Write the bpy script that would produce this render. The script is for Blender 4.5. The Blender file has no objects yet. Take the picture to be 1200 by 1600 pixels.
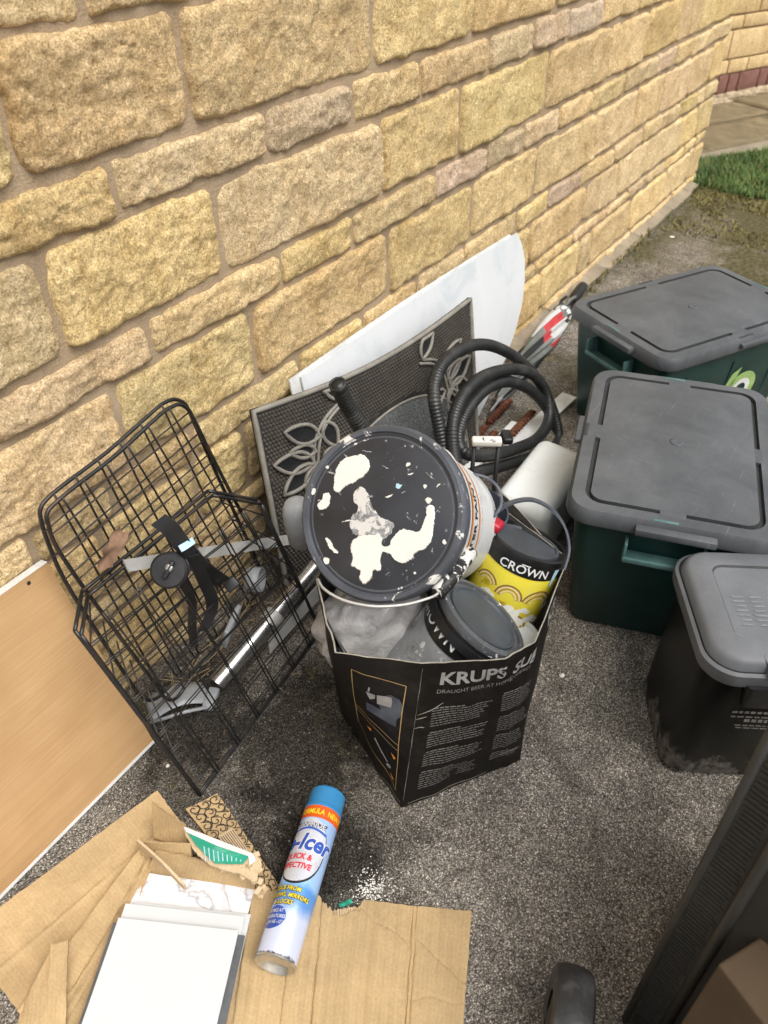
import bpy, bmesh, math, random
import numpy as np
from mathutils import Vector, Matrix, noise

random.seed(7)
rng = np.random.default_rng(7)
SC = bpy.context.scene
COL = SC.collection

# ------------------------------------------------------------------ camera
F_PX, PX_W, PX_H, CAM_H = 1250.0, 1200.0, 1600.0, 1.35
def _basis():
    w = np.array([1683 - 600, -252 - 800, F_PX], float)
    dx = 15.0
    d = np.array([dx, -(F_PX * F_PX + w[0] * dx) / w[1], F_PX])
    X = w / np.linalg.norm(w); Z = -d / np.linalg.norm(d)
    return np.array([X, np.cross(Z, X), Z])
RB = _basis()                       # rows: world axes in camera coordinates
CAM = np.array([0, 0, CAM_H])
cd = bpy.data.cameras.new('camera'); camera = bpy.data.objects.new('camera', cd); COL.objects.link(camera)
cd.sensor_fit = 'VERTICAL'; cd.sensor_height = 36.0; cd.sensor_width = 27.0
cd.lens = F_PX / PX_H * 36.0
cd.clip_start = 0.02; cd.clip_end = 500
r_, d_, f_ = RB[:, 0], RB[:, 1], RB[:, 2]
camera.matrix_world = Matrix(((r_[0], -d_[0], -f_[0], 0), (r_[1], -d_[1], -f_[1], 0), (r_[2], -d_[2], -f_[2], CAM_H), (0, 0, 0, 1)))
cd.dof.use_dof = True; cd.dof.focus_distance = 1.5; cd.dof.aperture_fstop = 5.6
SC.camera = camera

# ------------------------------------------------------------------ light
SUN_EL, SUN_AZ = math.radians(60), math.radians(-104)   # azimuth measured from +X towards +Y
world = bpy.data.worlds.new('World'); SC.world = world; world.use_nodes = True
nt = world.node_tree
sky = nt.nodes.new('ShaderNodeTexSky'); sky.sky_type = 'NISHITA'; sky.sun_disc = False
sky.sun_elevation = SUN_EL; sky.sun_rotation = math.pi / 2 - SUN_AZ
sky.air_density = 1.0; sky.dust_density = 6.0; sky.ozone_density = 0.5
bg = nt.nodes['Background']; bg.inputs['Strength'].default_value = 0.13
hs = nt.nodes.new('ShaderNodeHueSaturation'); hs.inputs['Saturation'].default_value = 0.3      # thin even cloud
nt.links.new(sky.outputs[0], hs.inputs['Color']); nt.links.new(hs.outputs[0], bg.inputs[0])
sl = bpy.data.lights.new('sun', 'SUN'); sun = bpy.data.objects.new('sun', sl); COL.objects.link(sun)
sl.energy = 1.3; sl.angle = math.radians(40); sl.color = (1.0, 0.985, 0.955)
sdir = Vector((math.cos(SUN_EL) * math.cos(SUN_AZ), math.cos(SUN_EL) * math.sin(SUN_AZ), math.sin(SUN_EL)))
sun.rotation_euler = sdir.to_track_quat('Z', 'Y').to_euler(); sun.location = (0, -3, 5)
SC.view_settings.view_transform = 'Standard'; SC.view_settings.look = 'None'
SC.view_settings.exposure = 0.45; SC.view_settings.gamma = 1.0
SC.view_settings.use_curve_mapping = False
SC.render.engine = 'CYCLES'; SC.cycles.use_denoising = True
SC.cycles.max_bounces = 8; SC.cycles.transparent_max_bounces = 12

# ------------------------------------------------------------------ measuring the photograph
def _ray(x, y): return RB @ np.array([x - 600.0, y - 800.0, F_PX])
def G(x, y, z=0.0):                 # point at height z seen at photo pixel x, y
    r = _ray(x, y); return CAM + r * ((z - CAM_H) / r[2])
def W(x, y, Y):                     # point in the vertical plane Y
    r = _ray(x, y); return CAM + r * (Y / r[1])
def PL(x, y, p, n):                 # point in the plane through p with normal n
    r = _ray(x, y); n = np.asarray(n, float); return CAM + r * (((np.asarray(p, float) - CAM) @ n) / (r @ n))
def D(x, y, depth):                 # point at a depth along the optical axis
    r = _ray(x, y); return CAM + r * (depth / F_PX)
def A(*v): return np.array(v, float)

# ------------------------------------------------------------------ objects
POS = {}
def empty(name, loc, label=None, cat=None, group=None, kind=None):
    o = bpy.data.objects.new(name, None); COL.objects.link(o); o.location = loc
    o.empty_display_size = 0.05; POS[o.name] = A(*loc); tag(o, label, cat, group, kind); return o
def tag(o, label=None, cat=None, group=None, kind=None):
    if label: o['label'] = label
    if cat: o['category'] = cat
    if group: o['group'] = group
    if kind: o['kind'] = kind
    return o
def mk(name, geo, mats, parent=None, smooth=True, uv=None, mi=None, kind=None, label=None, cat=None, group=None, color=None):
    V, Fc = geo[0], geo[1]
    V = np.asarray(V, float).reshape(-1, 3)
    c = (V.min(0) + V.max(0)) / 2
    if parent is None: c[2] = V[:, 2].min()
    me = bpy.data.meshes.new(name); me.from_pydata((V - c).tolist(), [], [list(f) for f in Fc])
    if not isinstance(mats, (list, tuple)): mats = [mats]
    for m in mats: me.materials.append(m)
    if mi is not None: me.polygons.foreach_set('material_index', mi)
    if smooth is True: me.polygons.foreach_set('use_smooth', [True] * len(Fc))
    if smooth == 'auto':
        me.polygons.foreach_set('use_smooth', [True] * len(Fc)); me.set_sharp_from_angle(angle=math.radians(38))
    if uv is not None:
        l = me.uv_layers.new(name='UVMap'); vi = np.empty(len(me.loops), int); me.loops.foreach_get('vertex_index', vi)
        l.data.foreach_set('uv', np.asarray(uv, float)[vi].ravel())
    me.update()
    o = bpy.data.objects.new(name, me); COL.objects.link(o)
    if parent is not None: o.parent = parent; o.location = c - POS[parent.name]
    else: o.location = c
    POS[o.name] = c
    if color: o.color = color
    tag(o, label, cat, group, kind); return o

# ------------------------------------------------------------------ geometry
def join(*gs):
    V, Fc, n = [], [], 0
    for g in gs:
        v = np.asarray(g[0], float).reshape(-1, 3); V.append(v); Fc += [[i + n for i in f] for f in g[1]]; n += len(v)
    return np.concatenate(V), Fc
def xf(g, M):
    V = np.asarray(g[0], float); M = np.asarray(M, float); return V @ M[:3, :3].T + M[:3, 3], g[1]
def frame(o, z, x=(1, 0, 0)):
    z = A(*z); z /= np.linalg.norm(z); x = A(*x); x = x - z * (x @ z); x /= np.linalg.norm(x); y = np.cross(z, x)
    M = np.eye(4); M[:3, 0], M[:3, 1], M[:3, 2], M[:3, 3] = x, y, z, o; return M
def rotz(a, o=(0, 0, 0)):
    M = np.eye(4); c, s = math.cos(a), math.sin(a); M[:2, :2] = [[c, -s], [s, c]]; M[:3, 3] = o; return M
def spline(P, k=8, closed=False):
    P = [A(*p) for p in P]; n = len(P); out = []
    for i in range(n if closed else n - 1):
        if closed: p0, p1, p2, p3 = P[i - 1], P[i], P[(i + 1) % n], P[(i + 2) % n]
        else: p0, p1, p2, p3 = P[max(i - 1, 0)], P[i], P[i + 1], P[min(i + 2, n - 1)]
        for j in range(k):
            t = j / k
            out.append(.5 * (2 * p1 + (p2 - p0) * t + (2 * p0 - 5 * p1 + 4 * p2 - p3) * t * t + (3 * p1 - p0 - 3 * p2 + p3) * t ** 3))
    if not closed: out.append(P[-1])
    return np.array(out)
def resample(P, step, closed=False):
    P = np.asarray(P, float)
    if closed: P = np.vstack([P, P[:1]])
    s = np.r_[0, np.cumsum(np.linalg.norm(np.diff(P, axis=0), axis=1))]
    n = max(2, int(s[-1] / step)); t = np.linspace(0, s[-1], n + 1)
    if closed: t = t[:-1]
    return np.stack([np.interp(t, s, P[:, i]) for i in range(3)], 1)
def tube(P, r, n=8, closed=False, caps=True, flat=None):
    P = np.asarray(P, float); m = len(P); r = np.broadcast_to(np.asarray(r, float), (m,))
    T = np.gradient(P, axis=0) if not closed else np.roll(P, -1, 0) - np.roll(P, 1, 0)
    T /= np.linalg.norm(T, axis=1)[:, None] + 1e-12
    u = np.cross(T[0], A(0, 0, 1)); u = np.cross(T[0], A(0, 1, 0)) if np.linalg.norm(u) < .1 else u
    V = []; a = np.arange(n) * 2 * math.pi / n
    for i in range(m):
        u = u - T[i] * (u @ T[i]); u /= np.linalg.norm(u); w = np.cross(T[i], u)
        sx, sy = (1, 1) if flat is None else flat
        V.append(P[i] + r[i] * (np.cos(a)[:, None] * u * sx + np.sin(a)[:, None] * w * sy))
    V = np.concatenate(V); Fc = []
    for i in range(m if closed else m - 1):
        j = (i + 1) % m
        for k in range(n): l = (k + 1) % n; Fc.append([i * n + k, i * n + l, j * n + l, j * n + k])
    if caps and not closed: Fc.append(list(range(n))[::-1]); Fc.append([(m - 1) * n + k for k in range(n)])
    return V, Fc
def band(P, side, w, th):            # flat strap: path P, width vectors `side`
    P = np.asarray(P, float); S = np.broadcast_to(np.asarray(side, float), P.shape); m = len(P)
    S = S / np.linalg.norm(S, axis=1)[:, None]; T = np.gradient(P, axis=0); N = np.cross(T, S); N /= np.linalg.norm(N, axis=1)[:, None] + 1e-9
    V = np.stack([P - S * w / 2 - N * th / 2, P + S * w / 2 - N * th / 2, P + S * w / 2 + N * th / 2, P - S * w / 2 + N * th / 2], 1).reshape(-1, 3)
    Fc = [[i * 4 + k, i * 4 + (k + 1) % 4, i * 4 + 4 + (k + 1) % 4, i * 4 + 4 + k] for i in range(m - 1) for k in range(4)]
    return V, Fc + [[3, 2, 1, 0], [4 * m - 4, 4 * m - 3, 4 * m - 2, 4 * m - 1]]
def lathe(prof, n=48, cap0=True, cap1=True):
    V, Fc = [], []
    for r, z in prof:
        for k in range(n): a = 2 * math.pi * k / n; V.append((r * math.cos(a), r * math.sin(a), z))
    for i in range(len(prof) - 1):
        for k in range(n): l = (k + 1) % n; Fc.append([i * n + k, i * n + l, i * n + n + l, i * n + n + k])
    if cap0: Fc.append(list(range(n))[::-1])
    if cap1: Fc.append([(len(prof) - 1) * n + k for k in range(n)])
    return np.array(V), Fc
def rbox(sx, sy, sz, r=0.004, seg=2):
    bm = bmesh.new(); bmesh.ops.create_cube(bm, size=1)
    bmesh.ops.scale(bm, vec=(sx, sy, sz), verts=bm.verts)
    if r: bmesh.ops.bevel(bm, geom=bm.edges[:], offset=r, segments=seg, affect='EDGES', profile=.5)
    g = (np.array([v.co[:] for v in bm.verts]), [[v.index for v in f.verts] for f in bm.faces]); bm.free(); return g
def loft(rings, closed=True, cap0=True, cap1=True):
    n = len(rings[0]); V = np.concatenate([np.asarray(r, float) for r in rings]); Fc = []
    for i in range(len(rings) - 1):
        for k in range(n if closed else n - 1): l = (k + 1) % n; Fc.append([i * n + k, i * n + l, i * n + n + l, i * n + n + k])
    if cap0: Fc.append(list(range(n))[::-1])
    if cap1: Fc.append([(len(rings) - 1) * n + k for k in range(n)])
    return V, Fc
def rrect(sx, sy, r, k=6, z=0.0, cx=0.0, cy=0.0):
    o = []
    for qx, qy, a0 in ((1, 1, 0), (-1, 1, 90), (-1, -1, 180), (1, -1, 270)):
        for j in range(k + 1):
            a = math.radians(a0 + 90 * j / k); o.append((cx + qx * (sx / 2 - r) + r * math.cos(a), cy + qy * (sy / 2 - r) + r * math.sin(a), z))
    return np.array(o)
def prism(poly, vec):
    P = np.asarray(poly, float); n = len(P); V = np.vstack([P, P + np.asarray(vec, float)])
    return V, [list(range(n))[::-1], [n + i for i in range(n)]] + [[i, (i + 1) % n, n + (i + 1) % n, n + i] for i in range(n)]
def nz(p, s, seed=0.0): return noise.noise(Vector((p[0] * s + seed, p[1] * s + seed * 1.7, p[2] * s - seed)))
def patch(P00, P10, P11, P01, nu, nv, th, fn=None):
    """thin sheet between four corners; fn(u, v) -> (du, dv, dn) in metres"""
    P00, P10, P11, P01 = [A(*p) for p in (P00, P10, P11, P01)]
    N = np.cross(P10 - P00, P01 - P00); N /= np.linalg.norm(N); V = []; UV = []
    U = (P10 - P00); U /= np.linalg.norm(U); Q = np.cross(N, U); lu = np.linalg.norm(P10 - P00); lv = np.linalg.norm(P01 - P00)
    for side in (0, 1):
        for j in range(nv + 1):
            for i in range(nu + 1):
                u, v = i / nu, j / nv; p = P00 * (1 - u) * (1 - v) + P10 * u * (1 - v) + P11 * u * v + P01 * (1 - u) * v
                if fn: a, b, c = fn(u, v); p = p + U * a + Q * b + N * c
                V.append(p - N * th * side); UV.append((u * lu, v * lv))
    m = nu + 1; o = m * (nv + 1); ix = lambda i, j, s=0: s * o + j * m + i
    Fc = []
    for j in range(nv):
        for i in range(nu):
            Fc.append([ix(i, j), ix(i + 1, j), ix(i + 1, j + 1), ix(i, j + 1)]); Fc.append([ix(i, j, 1), ix(i, j + 1, 1), ix(i + 1, j + 1, 1), ix(i + 1, j, 1)])
    for i in range(nu):
        Fc.append([ix(i, 0), ix(i, 0, 1), ix(i + 1, 0, 1), ix(i + 1, 0)]); Fc.append([ix(i, nv), ix(i + 1, nv), ix(i + 1, nv, 1), ix(i, nv, 1)])
    for j in range(nv):
        Fc.append([ix(0, j), ix(0, j + 1), ix(0, j + 1, 1), ix(0, j, 1)]); Fc.append([ix(nu, j), ix(nu, j, 1), ix(nu, j + 1, 1), ix(nu, j + 1)])
    return np.array(V), Fc, np.array(UV)
def text2d(s, size, align='LEFT', shear=0.0, cut=None, bold=0.0, space=1.0):
    c = bpy.data.curves.new('txt', 'FONT'); c.body = s; c.size = size; c.align_x = align; c.shear = shear; c.resolution_u = 3; c.offset = bold; c.space_character = space
    o = bpy.data.objects.new('txt', c); COL.objects.link(o); dg = bpy.context.evaluated_depsgraph_get(); dg.update()
    me = bpy.data.meshes.new_from_object(o.evaluated_get(dg)); bm = bmesh.new(); bm.from_mesh(me)
    bmesh.ops.triangulate(bm, faces=bm.faces[:])
    if cut:
        for _ in range(4):
            E_ = [e for e in bm.edges if e.calc_length() > cut]
            if not E_: break
            bmesh.ops.subdivide_edges(bm, edges=E_, cuts=1); bmesh.ops.triangulate(bm, faces=[f for f in bm.faces if len(f.verts) > 3])
    bm.verts.ensure_lookup_table()
    g = (np.array([v.co[:] for v in bm.verts]).reshape(-1, 3), [[v.index for v in f.verts] for f in bm.faces])
    bm.free(); bpy.data.objects.remove(o); bpy.data.curves.remove(c); bpy.data.meshes.remove(me); return g
def poly2d(P, cut=None):
    bm = bmesh.new(); f = bm.faces.new([bm.verts.new((p[0], p[1], 0)) for p in P]); bmesh.ops.triangulate(bm, faces=[f])
    if cut:
        for _ in range(5):
            E_ = [e for e in bm.edges if e.calc_length() > cut]
            if not E_: break
            bmesh.ops.subdivide_edges(bm, edges=E_, cuts=1); bmesh.ops.triangulate(bm, faces=[f for f in bm.faces if len(f.verts) > 3])
    bm.verts.index_update()
    g = (np.array([v.co[:] for v in bm.verts]), [[v.index for v in f.verts] for f in bm.faces]); bm.free(); return g
def arc2d(cx, cy, r0, r1, a0, a1, n=14):
    A_ = [math.radians(a0 + (a1 - a0) * i / n) for i in range(n + 1)]
    V = [(cx + r1 * math.cos(a), cy + r1 * math.sin(a), 0) for a in A_] + [(cx + r0 * math.cos(a), cy + r0 * math.sin(a), 0) for a in A_]
    return np.array(V), [[i + 1, i, n + 1 + i, n + 2 + i] for i in range(n)]
def blob2d(cx, cy, rx, ry, n=20, wob=.15, seed=0.0):
    return [(cx + rx * (1 + wob * noise.noise(Vector((math.cos(t) * 1.6 + seed, math.sin(t) * 1.6, seed)))) * math.cos(t),
             cy + ry * (1 + wob * noise.noise(Vector((math.cos(t) * 1.6 + seed, math.sin(t) * 1.6, seed)))) * math.sin(t)) for t in [2 * math.pi * i / n for i in range(n)]]
def stroke2d(P, w):
    P = np.asarray(P, float)[:, :2]; T = np.gradient(P, axis=0); T /= np.linalg.norm(T, axis=1)[:, None] + 1e-9
    N = np.stack([-T[:, 1], T[:, 0]], 1); w = np.broadcast_to(np.asarray(w, float), (len(P),))[:, None]
    V = np.vstack([np.c_[P + N * w / 2, np.zeros(len(P))], np.c_[P - N * w / 2, np.zeros(len(P))]]); n = len(P)
    return V, [[i, n + i, n + i + 1, i + 1] for i in range(n - 1)]
def shift(g, dx, dy, dz=0): return np.asarray(g[0]) + A(dx, dy, dz), g[1]
def warp(g, fn): return np.array([fn(*p) for p in np.asarray(g[0], float)]), g[1]

# ------------------------------------------------------------------ materials
def newmat(name):
    m = bpy.data.materials.new(name); m.use_nodes = True; nt = m.node_tree; return m, nt, nt.nodes, nt.links, nt.nodes['Principled BSDF']
def rgb(*c): return (c[0], c[1], c[2], 1.0)
def ramp(nodes, stops, interp='LINEAR'):
    r = nodes.new('ShaderNodeValToRGB'); e = r.color_ramp; e.interpolation = interp
    while len(e.elements) < len(stops): e.elements.new(.5)
    for el, (p, c) in zip(e.elements, stops): el.position = p; el.color = c if len(c) == 4 else rgb(*c)
    return r
def noise_node(nodes, links, vec, scale, detail=4, rough=.6, dist=0.0):
    n = nodes.new('ShaderNodeTexNoise'); n.inputs['Scale'].default_value = scale; n.inputs['Detail'].default_value = detail
    n.inputs['Roughness'].default_value = rough; n.inputs['Distortion'].default_value = dist
    if vec is not None: links.new(vec, n.inputs['Vector'])
    return n
def mixc(nodes, links, fac, a, b, mode='MIX'):
    m = nodes.new('ShaderNodeMix'); m.data_type = 'RGBA'; m.blend_type = mode
    for s, v in ((0, fac), (6, a), (7, b)):
        if hasattr(v, 'is_linked') or hasattr(v, 'links'): links.new(v, m.inputs[s])
        elif s == 0: m.inputs[0].default_value = v
        else: m.inputs[s].default_value = rgb(*v)
    return m.outputs[2]
def bump(nodes, links, h, strength, dist, prev=None):
    b = nodes.new('ShaderNodeBump'); b.inputs['Strength'].default_value = strength; b.inputs['Distance'].default_value = dist
    links.new(h, b.inputs['Height'])
    if prev is not None: links.new(prev, b.inputs['Normal'])
    return b.outputs[0]
def coord(nodes, links, stretch=None, kind='Object'):
    t = nodes.new('ShaderNodeTexCoord').outputs[kind]
    if stretch:
        mp = nodes.new('ShaderNodeMapping'); mp.inputs['Scale'].default_value = stretch; links.new(t, mp.inputs['Vector']); return mp.outputs[0]
    return t
def simple(name, col, rough=.5, metal=0.0, var=.25, scale=25, dirt=None, dirt_amt=.35, dscale=9, bstr=.15, bscale=180, bdist=.001, stretch=None, spec=.5, rvar=.12):
    """one coloured thing with tonal variation, grime and fine relief"""
    m, nt, N, L, b = newmat(name); v = coord(N, L, stretch)
    n1 = noise_node(N, L, v, scale, 5)
    lo = [c * (1 - var) for c in col]; hi = [min(1, c * (1 + var)) for c in col]
    r = ramp(N, [(.3, lo), (.7, hi)]); L.new(n1.outputs[0], r.inputs[0]); c = r.outputs[0]
    if dirt:
        n2 = noise_node(N, L, v, dscale, 8, .7); r2 = ramp(N, [(.5, (0, 0, 0)), (.72, (dirt_amt,) * 3)]); L.new(n2.outputs[0], r2.inputs[0])
        c = mixc(N, L, r2.outputs[0], c, dirt)
    L.new(c, b.inputs['Base Color']); b.inputs['Metallic'].default_value = metal; b.inputs['Specular IOR Level'].default_value = spec
    n3 = noise_node(N, L, v, scale * 3, 4); mr = N.new('ShaderNodeMapRange'); mr.inputs[3].default_value = max(.02, rough - rvar); mr.inputs[4].default_value = min(1, rough + rvar)
    L.new(n3.outputs[0], mr.inputs[0]); L.new(mr.outputs[0], b.inputs['Roughness'])
    if bstr:
        n4 = noise_node(N, L, v, bscale, 5); L.new(bump(N, L, n4.outputs[0], bstr, bdist), b.inputs['Normal'])
    return m

def stone_mat():
    m, nt, N, L, b = newmat('sandstone'); t = coord(N, L)
    oi = N.new('ShaderNodeObjectInfo'); vm = N.new('ShaderNodeVectorMath'); vm.operation = 'ADD'
    ml = N.new('ShaderNodeMath'); ml.operation = 'MULTIPLY'; ml.inputs[1].default_value = 40; L.new(oi.outputs['Random'], ml.inputs[0])
    L.new(t, vm.inputs[0]); L.new(ml.outputs[0], vm.inputs[1]); v = vm.outputs[0]
    mpv = N.new('ShaderNodeMapping'); mpv.inputs['Rotation'].default_value = (0, .35, 0); mpv.inputs['Scale'].default_value = (1.5, 1.5, .55); L.new(v, mpv.inputs['Vector'])
    n1 = noise_node(N, L, mpv.outputs[0], 10, 7, .68, .6); r1 = ramp(N, [(.26, (.76, .68, .57)), (.42, (.94, .91, .86)), (.55, (1.02, 1.02, 1.02)), (.75, (1.10, 1.10, 1.12))]); L.new(n1.outputs[0], r1.inputs[0])
    n2 = noise_node(N, L, v, 120, 5, .75, .3); r2 = ramp(N, [(.31, (.52, .45, .35)), (.43, (.89, .86, .80)), (.53, (1.03, 1.03, 1.02)), (.66, (1.38, 1.38, 1.42))]); L.new(n2.outputs[0], r2.inputs[0])
    c = mixc(N, L, 1.0, oi.outputs['Color'], r1.outputs[0], 'MULTIPLY'); c = mixc(N, L, .9, c, r2.outputs[0], 'MULTIPLY')
    n6 = noise_node(N, L, v, 330, 3, .7); r6 = ramp(N, [(.36, (.55, .52, .46)), (.5, (1, 1, 1)), (.64, (1.35, 1.35, 1.35))]); L.new(n6.outputs[0], r6.inputs[0]); c = mixc(N, L, .8, c, r6.outputs[0], 'MULTIPLY')
    n3 = noise_node(N, L, v, 6, 7, .72, .5); r3 = ramp(N, [(.58, (0, 0, 0)), (.76, (.17,) * 3)]); L.new(n3.outputs[0], r3.inputs[0])
    c = mixc(N, L, r3.outputs[0], c, (.24, .205, .115))
    L.new(c, b.inputs['Base Color']); b.inputs['Roughness'].default_value = .93; b.inputs['Specular IOR Level'].default_value = .2
    n4 = noise_node(N, L, v, 75, 8, .75, .4); n5 = noise_node(N, L, v, 200, 5, .7)
    q = bump(N, L, n4.outputs[0], .7, .012); q = bump(N, L, n5.outputs[0], .75, .005, q); L.new(q, b.inputs['Normal']); return m
def mortar_mat():
    m, nt, N, L, b = newmat('mortar'); v = coord(N, L, None)
    n1 = noise_node(N, L, v, 7, 6, .6); r1 = ramp(N, [(.3, (.37, .28, .18)), (.7, (.50, .385, .262))]); L.new(n1.outputs[0], r1.inputs[0])
    n2 = noise_node(N, L, v, 400, 3, .7); r2 = ramp(N, [(.35, (.62, .6, .58)), (.65, (1.15, 1.15, 1.15))]); L.new(n2.outputs[0], r2.inputs[0])
    c = mixc(N, L, .8, r1.outputs[0], r2.outputs[0], 'MULTIPLY'); L.new(c, b.inputs['Base Color']); b.inputs['Roughness'].default_value = .95; b.inputs['Specular IOR Level'].default_value = .15
    s = coord(N, L, (14, 1, 90)); n3 = noise_node(N, L, s, 3, 4, .6); q = bump(N, L, n3.outputs[0], .5, .003); q = bump(N, L, n2.outputs[0], .6, .0015, q); L.new(q, b.inputs['Normal']); return m
def tarmac_mat():
    m, nt, N, L, b = newmat('tarmac'); v = coord(N, L)
    w = noise_node(N, L, v, 60, 2); vm = N.new('ShaderNodeMix'); vm.data_type = 'VECTOR'; vm.inputs[0].default_value = .006; L.new(v, vm.inputs[4]); L.new(w.outputs[1], vm.inputs[5]); v2 = vm.outputs[1]
    vo = N.new('ShaderNodeTexVoronoi'); vo.inputs['Scale'].default_value = 380; L.new(v2, vo.inputs['Vector'])
    sp = N.new('ShaderNodeSeparateColor'); L.new(vo.outputs['Color'], sp.inputs[0])
    chip = ramp(N, [(0.0, (.060, .058, .055)), (.35, (.112, .107, .100)), (.72, (.160, .154, .145)), (.92, (.215, .208, .198)), (1, (.33, .325, .315))]); L.new(sp.outputs[0], chip.inputs[0])
    gap = ramp(N, [(.26, (1, 1, 1)), (.66, (.34, .325, .305))]); L.new(vo.outputs['Distance'], gap.inputs[0])
    c = mixc(N, L, 1.0, chip.outputs[0], gap.outputs[0], 'MULTIPLY')
    n1 = noise_node(N, L, v, 2.3, 6, .65, .5); damp = ramp(N, [(.36, (.50, .49, .48)), (.47, (.95, .93, .9)), (.7, (1.15, 1.12, 1.06))]); L.new(n1.outputs[0], damp.inputs[0])
    c = mixc(N, L, 1.0, c, damp.outputs[0], 'MULTIPLY')
    n6 = noise_node(N, L, v, 30, 5, .7); r6 = ramp(N, [(.35, (.78, .78, .78)), (.65, (1.14, 1.12, 1.08))]); L.new(n6.outputs[0], r6.inputs[0]); c = mixc(N, L, .8, c, r6.outputs[0], 'MULTIPLY')
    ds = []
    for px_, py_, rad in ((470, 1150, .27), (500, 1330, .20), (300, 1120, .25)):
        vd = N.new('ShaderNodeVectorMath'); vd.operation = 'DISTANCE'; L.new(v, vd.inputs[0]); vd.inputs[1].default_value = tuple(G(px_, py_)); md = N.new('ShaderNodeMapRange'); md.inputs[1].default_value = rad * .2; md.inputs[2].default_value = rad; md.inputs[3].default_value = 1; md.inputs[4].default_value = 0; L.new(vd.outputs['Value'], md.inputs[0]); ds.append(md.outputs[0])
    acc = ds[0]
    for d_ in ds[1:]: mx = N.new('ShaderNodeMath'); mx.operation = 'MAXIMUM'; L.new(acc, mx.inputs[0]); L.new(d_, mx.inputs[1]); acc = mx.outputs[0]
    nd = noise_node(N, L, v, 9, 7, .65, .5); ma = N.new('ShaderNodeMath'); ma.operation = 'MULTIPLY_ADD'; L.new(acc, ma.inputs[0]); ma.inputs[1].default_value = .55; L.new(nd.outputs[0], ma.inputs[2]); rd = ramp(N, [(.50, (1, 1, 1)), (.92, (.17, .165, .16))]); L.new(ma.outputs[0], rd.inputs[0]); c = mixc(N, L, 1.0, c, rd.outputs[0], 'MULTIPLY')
    ny = noise_node(N, L, v, 7, 8, .75, .3); ry = ramp(N, [(.62, (0, 0, 0)), (.72, (.55,) * 3)]); L.new(ny.outputs[0], ry.inputs[0]); c = mixc(N, L, ry.outputs[0], c, (.12, .10, .045))
    # moss: rare near, dense towards the lawn
    sx = N.new('ShaderNodeSeparateXYZ'); L.new(v, sx.inputs[0])
    mr = N.new('ShaderNodeMapRange'); mr.inputs[1].default_value = 1.6; mr.inputs[2].default_value = 4.1; mr.inputs[3].default_value = 0.01; mr.inputs[4].default_value = .24; L.new(sx.outputs[0], mr.inputs[0])
    n2 = noise_node(N, L, v, 3.1, 9, .72, .3); ad = N.new('ShaderNodeMath'); ad.operation = 'ADD'; L.new(n2.outputs[0], ad.inputs[0]); L.new(mr.outputs[0], ad.inputs[1])
    rm = ramp(N, [(.58, (0, 0, 0)), (.72, (.9,) * 3)]); L.new(ad.outputs[0], rm.inputs[0])
    n3 = noise_node(N, L, v, 60, 4, .7); rc = ramp(N, [(.35, (.06, .05, .034)), (.52, (.125, .108, .05)), (.72, (.235, .235, .07))]); L.new(n3.outputs[0], rc.inputs[0])
    c = mixc(N, L, 1.0, c, (4.15, 4.08, 3.95), 'MULTIPLY'); ms = N.new('ShaderNodeMath'); ms.operation = 'MULTIPLY'; ms.inputs[1].default_value = 2.6; L.new(mr.outputs[0], ms.inputs[0]); c = mixc(N, L, ms.outputs[0], c, mixc(N, L, 1.0, c, (.60, .56, .48), 'MULTIPLY')); c = mixc(N, L, rm.outputs[0], c, rc.outputs[0])
    L.new(c, b.inputs['Base Color']); b.inputs['Roughness'].default_value = .95; b.inputs['Specular IOR Level'].default_value = .15
    inv = N.new('ShaderNodeMath'); inv.operation = 'SUBTRACT'; inv.inputs[0].default_value = 1; L.new(vo.outputs['Distance'], inv.inputs[1])
    q = bump(N, L, inv.outputs[0], .8, .006); q = bump(N, L, n6.outputs[0], .5, .01, q); L.new(q, b.inputs['Normal']); return m
def wood_mat():
    m, nt, N, L, b = newmat('beech_laminate'); v = coord(N, L, (3, 3, 110)); v0 = coord(N, L)
    n1 = noise_node(N, L, v, 2.2, 6, .6, .4); r = ramp(N, [(.3, (.465, .285, .135)), (.5, (.505, .32, .158)), (.72, (.545, .355, .185))]); L.new(n1.outputs[0], r.inputs[0])
    n2 = noise_node(N, L, v0, 3.4, 3); r2 = ramp(N, [(.35, (.86, .82, .76)), (.65, (1.08, 1.08, 1.08))]); L.new(n2.outputs[0], r2.inputs[0])
    c = mixc(N, L, 1, r.outputs[0], r2.outputs[0], 'MULTIPLY')
    n3 = noise_node(N, L, coord(N, L, (26, 26, 420)), 2, 4); r3 = ramp(N, [(.58, (0, 0, 0)), (.72, (.18,) * 3)]); L.new(n3.outputs[0], r3.inputs[0]); c = mixc(N, L, r3.outputs[0], c, (.36, .20, .09))
    n5 = noise_node(N, L, v0, 28, 6, .75); r5 = ramp(N, [(.70, (0, 0, 0)), (.74, (.8,) * 3)]); L.new(n5.outputs[0], r5.inputs[0]); c = mixc(N, L, r5.outputs[0], c, (.06, .04, .025))
    L.new(c, b.inputs['Base Color']); b.inputs['Roughness'].default_value = .42; return m
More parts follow.
